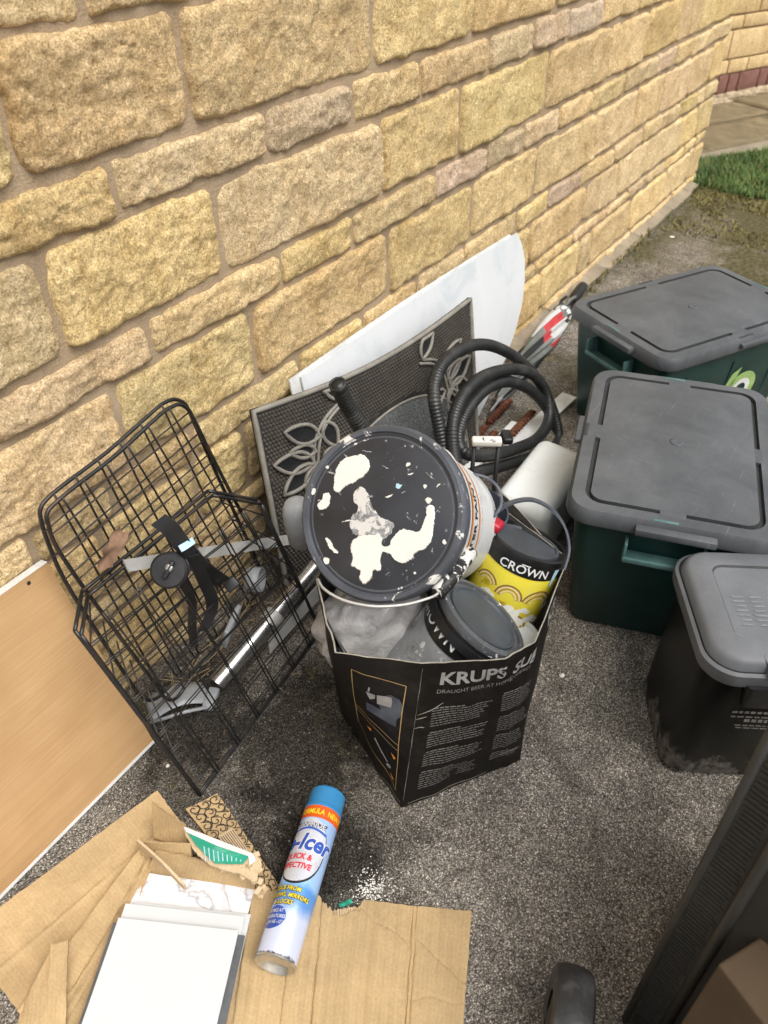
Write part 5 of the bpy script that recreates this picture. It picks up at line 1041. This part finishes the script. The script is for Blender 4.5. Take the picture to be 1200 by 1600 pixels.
# ---- food caddy
cang = math.radians(30); cc = A(1.185, -.025)
cy_ = empty('food_caddy', (cc[0], cc[1], 0), 'black food waste caddy with scuffed lid and muddy base', 'caddy'); CM = local(cc[0], cc[1], cang)
def caddy_mat():
    m, nt, N, L, b = newmat('muddy_caddy_plastic'); v = coord(N, L); sx = N.new('ShaderNodeSeparateXYZ'); L.new(v, sx.inputs[0])
    n = noise_node(N, L, v, 14, 8, .72, .6); mr = N.new('ShaderNodeMapRange'); mr.inputs[1].default_value = -.15; mr.inputs[2].default_value = -.03; mr.inputs[3].default_value = .26; mr.inputs[4].default_value = -.16; L.new(sx.outputs[2], mr.inputs[0])
    ad = N.new('ShaderNodeMath'); ad.operation = 'ADD'; L.new(n.outputs[0], ad.inputs[0]); L.new(mr.outputs[0], ad.inputs[1]); r = ramp(N, [(.60, (0, 0, 0)), (.64, (1, 1, 1))]); L.new(ad.outputs[0], r.inputs[0])
    n2 = noise_node(N, L, v, 60, 5, .7); r2 = ramp(N, [(.35, (.05, .045, .04)), (.65, (.27, .245, .21))]); L.new(n2.outputs[0], r2.inputs[0]); c = mixc(N, L, r.outputs[0], (.006, .0062, .006), r2.outputs[0]); b.inputs['Specular IOR Level'].default_value = .3; L.new(c, b.inputs['Base Color'])
    rr = ramp(N, [(0, (.3,) * 3), (1, (.95,) * 3)]); L.new(r.outputs[0], rr.inputs[0]); L.new(rr.outputs[0], b.inputs['Roughness']); return m
CH = .318
g = loft([rrect(.215, .215, .035, 6, .003, -.026, .042), rrect(.225, .225, .04, 6, .012, -.026, .042), rrect(.262, .250, .05, 6, CH - .055, -.006, .008), rrect(.272, .258, .05, 6, CH - .02)]); mk('body', xf(g, CM), caddy_mat(), cy_, smooth='auto')
def cr_(a, b, r, z): return rrect(.296 * a, .288 * b, r, 8, CH + z)
rr = [cr_(1, 1, .058, -.042), cr_(1.012, 1.012, .059, -.036), cr_(1.006, 1.006, .058, -.016), cr_(.97, .97, .055, -.012), cr_(.955, .955, .054, -.016), cr_(.945, .945, .053, -.013), cr_(.92, .92, .05, .0), cr_(.86, .86, .044, .007), cr_(.62, .62, .022, .010), cr_(.60, .60, .020, .006), cr_(.45, .45, .012, .0065)]
n = len(rr[0]); ld = mk('lid', xf(loft(rr, True, False, True), CM), [M['caddylid'], M['groove']], cy_, mi=[1 if i in (3, 4, 8) else 0 for i in range(len(rr) - 1) for _ in range(n)] + [0], smooth='auto')
hd = [(-.130 + .040 * math.cos(a), .012 + .042 * math.sin(a)) for a in np.linspace(-1.45, 1.45, 17)]
mk('thumb_scoop', xf(loft([[(x, y, CH - .006) for x, y in hd] + [(-.150, .05, CH - .016), (-.150, -.026, CH - .016)], [(x * .98 - .003, y, CH + .008) for x, y in hd] + [(-.153, .045, CH - .002), (-.153, -.021, CH - .002)]]), CM), M['caddylid'], ld, smooth='auto')
mk('thumb_recess', xf(prism([(-.1545 + .012 * math.cos(a), .012 + .034 * math.sin(a), CH - .012) for a in np.linspace(-1.57, 1.57, 10)], (0, 0, .0175)), CM), M['groove'], ld, smooth='auto')
mk('handle_flange', xf(loft([rrect(.014, .11, .006, 4, CH - .10, -.138, .012), rrect(.024, .13, .010, 4, CH - .035, -.146, .012)]), CM), M['black'], cy_, smooth='auto')
mk('clasp', xf(rbox(.010, .026, .045, .004), CM @ frame((-.134, -.075, CH - .075), (0, 0, 1))), M['black'], cy_)
gs = []
for j in range(7):
    for k in range(3): x0 = -.055 + j * .011; y0 = .05 - k * .03; gs.append((A((x0, y0, CH + .0074), (x0 + .004, y0, CH + .0074), (x0 + .004, y0 + random.uniform(.012, .026), CH + .0074), (x0, y0 + .02, CH + .0074)), [[0, 1, 2, 3]]))
gs.append((A((-.04, -.062, CH + .0075), (.0, -.062, CH + .0075), (.0, -.048, CH + .0075), (-.04, -.048, CH + .0075)), [[0, 1, 2, 3]]))
mk('faded_print', xf(join(*gs), CM), M['sticker'], ld, smooth=False)
gs = []
for j, (z0, hh, y1) in enumerate(((.195, .006, .10), (.184, .0035, .10), (.172, .008, .075), (.161, .003, .09), (.154, .003, .085))):
    y = -.02
    while y < y1: w_ = random.uniform(.005, .012); gs.append((A((0, y, z0), (0, y + w_, z0), (0, y + w_, z0 + hh), (0, y, z0 + hh)), [[0, 3, 2, 1]])); y += w_ + .003
def cside(x, y, z): return (-(np.interp(z, [.012, CH - .055], [.1425, .137]) + .0012), y - .03, z)
mk('side_print', xf(warp(join(*gs), cside), CM), M['inkd'], cy_, smooth=False)

# ---- wheelie bin close to the camera, its wheel and the brown parcel
C0 = G(968, 1600, 0); wb = empty('wheelie_bin', (C0[0] + .25, C0[1] - .3, 0), 'tall dark wheelie bin standing close by at the edge of the tarmac', 'bin')
WA = math.radians(-62); WM = local(C0[0], C0[1], WA)        # local x runs along the near face, local y away to the left rear
def wring(s, z, grow=0.0): return [(x, y, z) for x, y in ((-grow, -grow), (.47 * s + grow, -grow), (.47 * s + grow, .52 * s + grow), (-grow, .52 * s + grow))]
bmM = rotz(math.radians(-105), (C0[0], C0[1], 0))
g = loft([[(x, y, .03) for x, y in ((.0, .0), (.46, .0), (.46, .34), (.0, .34))], [(x, y, .74) for x, y in ((.0, .0), (.49, .0), (.49, .37), (-.0, .37))]])
mk('body', xf(g, bmM), M['binblack'], wb, smooth=False)
for i in range(80): z_ = .05 + i * .0082 + random.uniform(-.001, .001); mk('rib', xf(rbox(random.uniform(.022, .036), .0012, .0026, .0004, 1), bmM @ frame((.024, -.001, z_), (0, 0, 1))), M['binblack'], wb, smooth=False)
mk('corner_post', xf(tube([(.050, -.002, .02), (.050, -.002, .735)], .007, 8), bmM), M['binblack'], wb); mk('corner_post', xf(tube([(.004, .003, .02), (.004, .003, .735)], .006, 8), bmM), M['binblack'], wb)
mk('rim', xf(loft([rrect(.50, .40, .03, 4, .71, .255, .20), rrect(.51, .41, .03, 4, .745, .26, .20)]), bmM), M['binblack'], wb, smooth='auto'); mk('lid', xf(loft([rrect(.52, .42, .04, 5, .75, .265, .205), rrect(.50, .40, .04, 5, .79, .265, .205)]), bmM), M['binblack'], wb, smooth='auto')
wc = G(908, 1560, .10) + A(-.050, .0, 0); wc[2] = .089; wd = A(-.30, .95, 0)
prof = [(.050, -.026), (.076, -.028), (.084, -.024), (.0878, -.012), (.0885, 0), (.0878, .012), (.084, .024), (.076, .028), (.050, .026)]
wh = mk('wheel', xf(lathe([(.055, -.022), (.03, -.026), (.012, -.03), (.012, .03), (.03, .026), (.055, .022)], 36), frame(wc, wd)), M['black'], wb, smooth='auto'); mk('tyre', xf(lathe(prof, 48, False, False), frame(wc, wd)), M['tyre'], wh, smooth='auto'); mk('tread_groove', xf(lathe([(.0872, -.0015), (.0880, 0), (.0872, .0015)], 48, False, False), frame(wc + wd * .009, wd)), M['groove'], wh)
mk('axle', tube([wc, wc + A(.10, -.30, 0)], .009, 10), M['black'], wb)
pb = empty('parcel_box', tuple(G(1300, 1700, 0)), 'plain brown cardboard parcel box standing in front of the dark bin', 'box')
ptop = G(1122, 1506, .45); e_a = G(1230, 1437, .45) - ptop; e_a = e_a / np.linalg.norm(e_a) * .34
e_b = A(-e_a[1], e_a[0], 0) / .34 * .26; e_b = e_b if e_b @ (G(1050, 1616, .45) - ptop) > 0 else -e_b
for nm, q in (('carton', [ptop, ptop + e_a, ptop + e_a + e_b, ptop + e_b]),):
    mk(nm, bevhex([A(p[0], p[1], .003) for p in q] + q, .003, 2), M['brownbox'], pb, smooth=False)

# ================================================================== FOREGROUND
# ---- flattened carton under tiles
cb = empty('flattened_carton', tuple(G(330, 1450, 0)), 'torn flattened brown carton spread open on the tarmac around white tiles', 'cardboard')
def cz(seed, amp=.0025):
    return lambda u, v: (.0016 * nz((u * 9, v * 9, seed), 1.3), .0016 * nz((u * 9, v * 9, seed + 3), 1.3), amp * nz((u * 3, v * 3, seed), 1.0) + amp * .5 * nz((u * 9, v * 9, seed), 1) + amp * .3 * nz((u * 22, v * 14, seed), 1))
def cpatch(name, pts, nu, nv, m='card', th=.0042, fn=None, z=None):
    P = patch(*[G(x, y, zz) for x, y, zz in pts], nu, nv, th, fn or cz(pts[0][0] * .1)); return mk(name, (P[0], P[1]), M[m], cb, uv=P[2], smooth='auto')
cpatch('floor_panel', [(60, 1680, .005), (380, 1680, .005), (402, 1372, .005), (215, 1318, .005)], 24, 24)
def flapA(u, v):
    d = .004 * nz((u * 2, v * 2, 1), 1) + .010 * math.sin(math.pi * v) * (.4 + u * .6) - .0025 * math.exp(-((v - .55 - .05 * u) / .02) ** 2)
    d += -.0008 * math.exp(-((v - .30 - .1 * u) / .014) ** 2) - .0006 * math.exp(-((u - .35 - .3 * v) / .014) ** 2) + .0012 * nz((u * 16, v * 10, 3), 1)
    return (.0012 * nz((u * 8, v * 8, 4), 1.5), .0012 * nz((u * 12, v * 5, 2), 1.5), d + .004)
cpatch('side_flap', [(-60, 1462, .012), (246, 1235, .010), (296, 1298, .016), (28, 1580, .016)], 90, 44, fn=flapA)
def inner(u, v): return (0, 0, .004 * math.sin(math.pi * v) - .004 * math.exp(-((v - .45 - .12 * math.sin(u * 3)) / .02) ** 2) + .003 * math.exp(-((v - .62 - .1 * math.sin(u * 5)) / .03) ** 2) + .003 * nz((u * 5, v * 5, 7), 1) + .0015 * nz((u * 14, v * 8, 7), 1))
cpatch('side_wall', [(28, 1582, .020), (226, 1318, .024), (240, 1352, .012), (120, 1640, .012)], 70, 30, fn=inner)
def right_panel(u, v):
    cre = -.0032 * math.exp(-((u - .34 + .02 * v) / .0035) ** 2) - .0034 * math.exp(-((u - .75 + .015 * v) / .0032) ** 2) - .0026 * math.exp(-((u - .768 + .015 * v) / .003) ** 2) - .0022 * math.exp(-((u - .20) / .004) ** 2) - .0016 * math.exp(-((u - .56) / .004) ** 2) + .0007 * math.sin(u * 130) * (.5 + nz((u * 4, v * 4, 2), 1))
    diag = -.0022 * math.exp(-((v - (1.42 - u * .92) - .05 * nz((u * 4, 0, 0), 2)) / .007) ** 2) * (.42 < u < .74) - .0026 * math.exp(-((v - (1.58 - u * 1.05) - .05 * nz((u * 6, 0, 4), 2)) / .006) ** 2) * (u > .76) - .0015 * math.exp(-((v - .42 - .05 * nz((u * 5, 0, 7), 2)) / .006) ** 2) * (u > .7)
    rag = 0
    if v > .86:
        k = (v - .86) / .14; tear = max(0, 1 - abs(u - .41) / .10)
        rag = k * (.0012 * nz((u * 30, 0, 3), 1) + .006 * nz((u * 4, 0, 8), 1) - .030 * tear ** .7 + .007 * nz((u * 110, 0, 1), 1) * (tear > 0))
    return (.0012 * nz((u, v * 12, 5), 1), rag, cre + diag + .003 * nz((u * 2.5, v * 2.5, 9), 1) + .004 * (1 - u) * v)
cpatch('base_panel', [(352, 1680, .009), (718, 1680, .006), (737, 1424, .006), (396, 1390, .010)], 240, 90, fn=right_panel)
P = patch(G(505, 1446, .0085), G(557, 1437, .0085), G(556, 1416, .008), G(506, 1425, .008), 40, 8, .002, lambda u, v: (0, .004 * nz((u * 25, 0, 2), 1) * v, .0012 * math.sin(u * 90))); mk('torn_flutes', (P[0], P[1]), M['cardin'], cb, uv=P[2], smooth='auto')
cpatch('end_wall', [(228, 1366, .008), (396, 1396, .008), (402, 1364, .052), (243, 1330, .050)], 16, 6, fn=lambda u, v: (0, .003 * nz((u * 14, 0, 3), 1) * (v > .8), .002 * nz((u * 5, v * 3, 1), 1)))
cpatch('corner_flap', [(240, 1309, .022), (296, 1322, .022), (291, 1288, .068), (237, 1254, .070)], 10, 8, fn=lambda u, v: (0, .002 * nz((u * 14, 0, 9), 1) * (v > .8), .005 * math.sin(2 * u)))
cpatch('corner_flap', [(222, 1334, .025), (300, 1350, .025), (298, 1320, .062), (216, 1312, .056)], 10, 6, fn=lambda u, v: (0, 0, .004 * math.sin(2 * u + 1)))
mk('flap_edge', band(spline([G(216, 1316, .058), G(250, 1346, .055), G(289, 1386, .048)], 5), A(0, 0, 1), .018, .0042), M['cardin'], cb, smooth='auto')
rag = [(284, 1290), (300, 1296), (330, 1308), (365, 1324), (396, 1334), (408, 1346), (404, 1362), (398, 1378), (380, 1368), (362, 1362), (340, 1356), (322, 1346), (306, 1332), (294, 1312)]
rp = spline([(*p, 0) for p in rag], 5, True); rp = [(x + 2.2 * nz((x, y, 0), .4), y + 2.2 * nz((y, x, 0), .4)) for x, y, _ in rp]
mk('torn_layer', prism([G(x, y, .062) for x, y in rp], (0, 0, -.004)), M['cardin'], cb, smooth=False)
rp2 = [(293 + (x - 293) * 1.0, y + 10 + 3.5 * nz((x, 3, 0), .5)) for x, y in [(x + 2.5 * nz((x, y, 0), .3), y) for x, y in rp if y > 1325 or x > 380]]
for k in range(26):   # shredded paper fibres along the tear
    tt = k / 25; q = lerp2((300, 1328), (402, 1372), tt) if k % 2 else lerp2((392, 1340), (410, 1392), tt); p = G(q[0] + random.uniform(-4, 4), q[1] + random.uniform(-4, 4), .058)
    mk('fibre', xf(patch((0, 0, 0), (.012, 0, .002), (.011, .008, .003), (0, .007, 0), 3, 2, .0008, lambda u, v: (0, 0, .003 * math.sin(4 * u + k))), frame(p, A(random.uniform(-.4, .4), random.uniform(-.6, .2), 1), A(random.uniform(-1, 1), random.uniform(-1, 1), 0)))[:2], M['cardin'], cb, smooth='auto')
def quadmap(Q, off=0.0):
    Q = [A(*q) for q in Q]; n = np.cross(Q[1] - Q[0], Q[3] - Q[0]); n /= np.linalg.norm(n); n = n if n[2] > 0 else -n
    return lambda u, v: Q[0] * (1 - u) * (1 - v) + Q[1] * u * (1 - v) + Q[2] * u * v + Q[3] * (1 - u) * v + n * off
SQ = [G(290, 1264, .016), G(420, 1428, .006), G(446, 1398, .006), G(340, 1240, .014)]
cpatch('printed_flap', [(290, 1264, .016), (420, 1428, .006), (446, 1398, .006), (340, 1240, .014)], 40, 8, fn=lambda u, v: (.004 * nz((v * 9, u, 2), 1.5) * (u < .08), .003 * nz((u * 20, v, 1), 1) * (v > .9), 0))
qm = quadmap(SQ, .0022); gs = []; LQ, WQ = np.linalg.norm(SQ[1] - SQ[0]), np.linalg.norm(SQ[3] - SQ[0])
def spiral(cx, cy, r, a0, sgn): return [(cx + r * (1 - t_) * math.cos(a0 + sgn * t_ * 8) + 0, cy + r * (1 - t_) * math.sin(a0 + sgn * t_ * 8), 0) for t_ in np.linspace(0, .85, 18)]
for i in range(12):
    for j in range(3):
        cx, cy = (i + .5) / 12 * LQ, (j + .5) / 3 * WQ; r = LQ / 12 * .56
        gs.append(stroke2d(spiral(cx, cy, r, random.uniform(0, 6), 1 if (i + j) % 2 else -1), .0019))
        gs.append(stroke2d(spline([(cx - r, cy - r * .4, 0), (cx, cy + r, 0), (cx + r * 1.1, cy, 0)], 5), .0017))
mk('scroll_print', warp(join(*gs), lambda x, y, z: qm(min(max(x / LQ, .01), .99), min(max(y / WQ, .02), .98))), M['scroll'], cb, smooth=False)
lq = quadmap(SQ, .0026); mk('plain_label', prism([lq(.33, .25), lq(.55, .25), lq(.55, .78), lq(.33, .78)], (0, 0, .0004)), M['cardin'], cb, smooth=False)
mk('label_lines', join(*[(A(lq(.345, .30 + .07 * k), lq(.535, .30 + .07 * k), lq(.535, .322 + .07 * k), lq(.345, .322 + .07 * k)) + A(0, 0, .0009), [[0, 1, 2, 3]]) for k in range(7)]), M['scroll'], cb, smooth=False)
cpatch('upright_flap', [(68, 1650, .012), (100, 1650, .012), (107, 1469, .062), (79, 1476, .060)], 6, 18); cpatch('lower_flap', [(20, 1680, .010), (70, 1680, .012), (80, 1482, .050), (30, 1582, .022)], 10, 14)
# crumpled green printed paper
gp = empty('printed_paper', tuple(G(345, 1330, .064)), 'torn sheet of green printed paper with white edge lying on the carton tear', 'paper')
mk('sheet', prism([G(x, y, .0665) for x, y in ((287, 1292), (340, 1312), (396, 1334), (400, 1345), (390, 1352), (388, 1338), (340, 1322), (291, 1300))], (0, 0, .0006)), M['white'], gp, smooth=False); mk('printed_area', prism([G(x, y, .0662) for x, y in ((291, 1298), (340, 1321), (389, 1338), (380, 1350), (352, 1350), (336, 1349), (322, 1336), (306, 1320))], (0, 0, .0006)), M['paper'], gp, smooth=False)
mk('print_lines', join(*[stroke2d([(0, 0, 0), (1, 0, 0)], .05)[0:2] and (A(G(318 + k * 7.2, 1322 + k * 2.6, .0672), G(319.6 + k * 7.2, 1322.6 + k * 2.6, .0672), G(322 + k * 6.8, 1346, .0672), G(320.4 + k * 6.8, 1345.6, .0672)), [[0, 1, 2, 3]]) for k in range(9)]), M['tape'], gp, smooth=False)
o = mk('paper_scrap', patch(G(528, 1412, .006), G(548, 1404, .012), G(553, 1411, .010), G(532, 1418, .005), 4, 3, .0005, lambda u, v: (0, 0, .004 * math.sin(5 * u))), M['paper']) if False else mk('paper_scrap', patch(G(528, 1412, .006), G(548, 1404, .012), G(553, 1411, .010), G(532, 1418, .005), 4, 3, .0005, lambda u, v: (0, 0, .004 * math.sin(5 * u)))[:2], M['paper']); tag(o, 'tiny green and white paper scrap at the torn cardboard edge', 'paper')

# ---- tiles
def tile(zc, pA, pB, length, m, lab, th=.0072, edge='tileedge'):
    a, b = G(*pA, zc), G(*pB, zc); u = (b - a) / np.linalg.norm(b - a); w = np.cross(u, A(0, 0, 1)); w = w if w @ (CAM * A(1, 1, 0) - a) > 0 else -w
    t = empty('wall_tile', tuple((a + b) / 2 + w * length / 2 - A(0, 0, th)), lab, 'tile', 'white tiles stacked in the carton'); q = [a, b, b + w * length, a + w * length]
    mk('glaze', bevhex([p - A(0, 0, .0035) for p in q] + q, .0012, 2), m, t, smooth=False); c = sum(q) / 4; mk('clay_body', bevhex([c + (p - c) * .985 - A(0, 0, th) for p in q] + [c + (p - c) * .985 - A(0, 0, .0036) for p in q], .0008, 1), M[edge], t, smooth=False)
tile(.016, (222, 1362), (398, 1388), .34, M['marble'], 'white tile at the bottom of the stack with grey marble veining', edge='greyp')
tile(.026, (208, 1408), (392, 1428), .33, M['tile'], 'plain white tile lowest but one in the stack', edge='tileedge')
tile(.036, (196, 1411), (383, 1431), .33, M['tile'], 'plain white tile peeking out just behind the top tile', edge='white')
tile(.0385, (177, 1441), (383, 1461), .33, M['tileedge'], 'dark slate tile showing as a thin rim under the top white tile', th=.003)
tile(.046, (185, 1433), (373, 1453), .33, M['tile'], 'plain white glazed tile on top of the stack')

# ---- aerosol can
ca, cbt = G(430, 1506, .045), G(514, 1241, .036); axv = (cbt - ca); AL = np.linalg.norm(axv); axv /= AL
toc = CAM - (ca + cbt) / 2; toc = toc - axv * (toc @ axv); AMx = frame(ca, axv, toc); RA = .0325
an = empty('aerosol_can', tuple(ca - A(0, 0, RA)), 'blue and white de-icer aerosol can lying across the cardboard', 'spray can')
M['canprint'] = can_mat(ca, axv, AL)
g = lathe([(RA - .001, 0), (RA, .002), (RA, AL * .80)], 56, False, False); uv = [(k % 56 / 56, p[2] / (AL * .80)) for k, p in enumerate(g[0])]; mk('body', xf(g, AMx), M['canprint'], an, uv=uv)
mk('base_rim', xf(lathe([(RA - .0005, .0025), (RA + .0012, .001), (RA + .0012, -.0015), (RA - .0008, -.0025), (RA - .0025, -.001), (RA - .006, .006), (RA * .55, .011), (.001, .013)], 56, False, True), AMx), M['canbase'], an, smooth='auto')
mk('orange_band', xf(lathe([(RA + .0003, AL * .775), (RA + .0004, AL * .855)], 56, False, False), AMx), M['canorange'], an)
mk('cap', xf(lathe([(RA + .0002, AL * .853), (RA + .0012, AL * .857), (RA + .0010, AL * .875), (RA - .0004, AL * .88), (RA - .0008, AL * .985), (RA - .004, AL * .998), (RA - .008, AL), (.001, AL * 1.002)], 56, True, True), AMx), M['capblue'], an, smooth='auto')
def on_can(g, off=.0006): return xf(warp(g, lambda x, y, z: ((RA + off) * math.cos(x / RA), (RA + off) * math.sin(x / RA), y)), AMx)
def ctext(s, size, x, y, m, bold=0.0, shear=0.0, off=.0008, align='CENTER', sx=1.0):
    g = text2d(s, size, align, shear, .004, bold); mk('lettering', on_can((np.c_[g[0][:, 0] * sx + x, g[0][:, 1] + y, g[0][:, 2]], g[1]), off), m, an, smooth=False)
K = -.012       # print is turned a little to the left of the line of sight
ctext('NEW FORMULA  NEW FORMULA', .0135, K + .018, AL * .798, M['canyellow'], .0003, sx=.78)
lp = [(K + .034 * math.cos(a), AL * .585 + .052 * math.sin(a)) for a in np.linspace(0, 2 * math.pi, 40, endpoint=False)]
mk('logo_panel', on_can(poly2d([(K - .002 + .0400 * math.cos(a), AL * .575 + .060 * math.sin(a) * (1 if math.sin(a) < 0 else .95)) for a in np.linspace(0, 2 * math.pi, 40, endpoint=False)], .006), .0003), M['ink'], an, smooth=False); mk('logo_panel', on_can(poly2d([(K - .0025 + .0385 * math.cos(a), AL * .578 + .057 * math.sin(a)) for a in np.linspace(0, 2 * math.pi, 40, endpoint=False)], .006), .0005), M['cansilver'], an, smooth=False)
mk('logo_shape', on_can(stroke2d(spline([(K - .03, AL * .69, 0), (K, AL * .705, 0), (K + .03, AL * .685, 0)], 8), .004), .0007), M['canblue'], an, smooth=False); mk('logo_shape', on_can(poly2d([(K - .035, AL * .712), (K + .024, AL * .712), (K + .028, AL * .742), (K - .035, AL * .742)], .006), .0005), M['ink'], an, smooth=False)
ctext('CARPRIDE', .0125, K - .004, AL * .717, M['cansilver'], .0003); ctext('De-Icer', .040, K - .012, AL * .575, M['inkw'], .0030, .25, .0007, sx=.88); ctext('De-Icer', .040, K - .012, AL * .575, M['canblue'], .0013, .25, .0010, sx=.88)
ctext('QUICK &', .0135, K - .008, AL * .515, M['canred'], .0005, .15, sx=.9); ctext('EFFECTIVE', .0135, K - .008, AL * .462, M['canred'], .0005, .15, sx=.9)
for i, s in enumerate(('DEICE FROM', 'WINDOWS, MIRRORS', '& LOCKS')): ctext(s, .0098, K - .008, AL * (.335 - .038 * i), M['ink'], .0010, .15, .0006, sx=.86); ctext(s, .0098, K - .008, AL * (.335 - .038 * i), M['canyellow'], .0002, .15, .0010, sx=.86)
mk('blue_oval', on_can(poly2d([(K - .016 + .0215 * math.cos(a), AL * .188 + .0185 * math.sin(a)) for a in np.linspace(0, 2 * math.pi, 28, endpoint=False)], .006), .0005), M['canblue'], an, smooth=False)
for i, s in enumerate(('WORKS AT', 'TEMPERATURES', 'AS LOW AS -15°C')): ctext(s, .0075, K - .016, AL * (.213 - .03 * i), M['inkw'], .0001, .15, .0009, sx=.78)

# ---- dried white paint spots on the tarmac
V_, = ([],)
for _ in range(420):
    x, y = random.gauss(582, 15), random.gauss(1392, 17); p = G(x, y, .0006); s = random.uniform(.0004, .0015)
    V_.append((np.array([p + s * A(math.cos(a) * random.uniform(.7, 1.3), math.sin(a) * random.uniform(.7, 1.3), 0) for a in np.arange(6) * 1.047] + [p + A(0, 0, .0005)]), [[i, (i + 1) % 6, 6] for i in range(6)]))
for x, y, s in ((878, 1055, .006), (262, 1196, .004), (1050, 370, .012), (1110, 440, .014)): 
    p = G(x, y, .002); V_.append((np.array([p + s * A(math.cos(a) * random.uniform(.6, 1.3), math.sin(a) * random.uniform(.6, 1.3), 0) for a in np.arange(6) * 1.047] + [p + A(0, 0, .004)]), [[i, (i + 1) % 6, 6] for i in range(6)]))
mk('paint_flakes', join(*V_), M['paint'], kind='stuff', smooth=False)
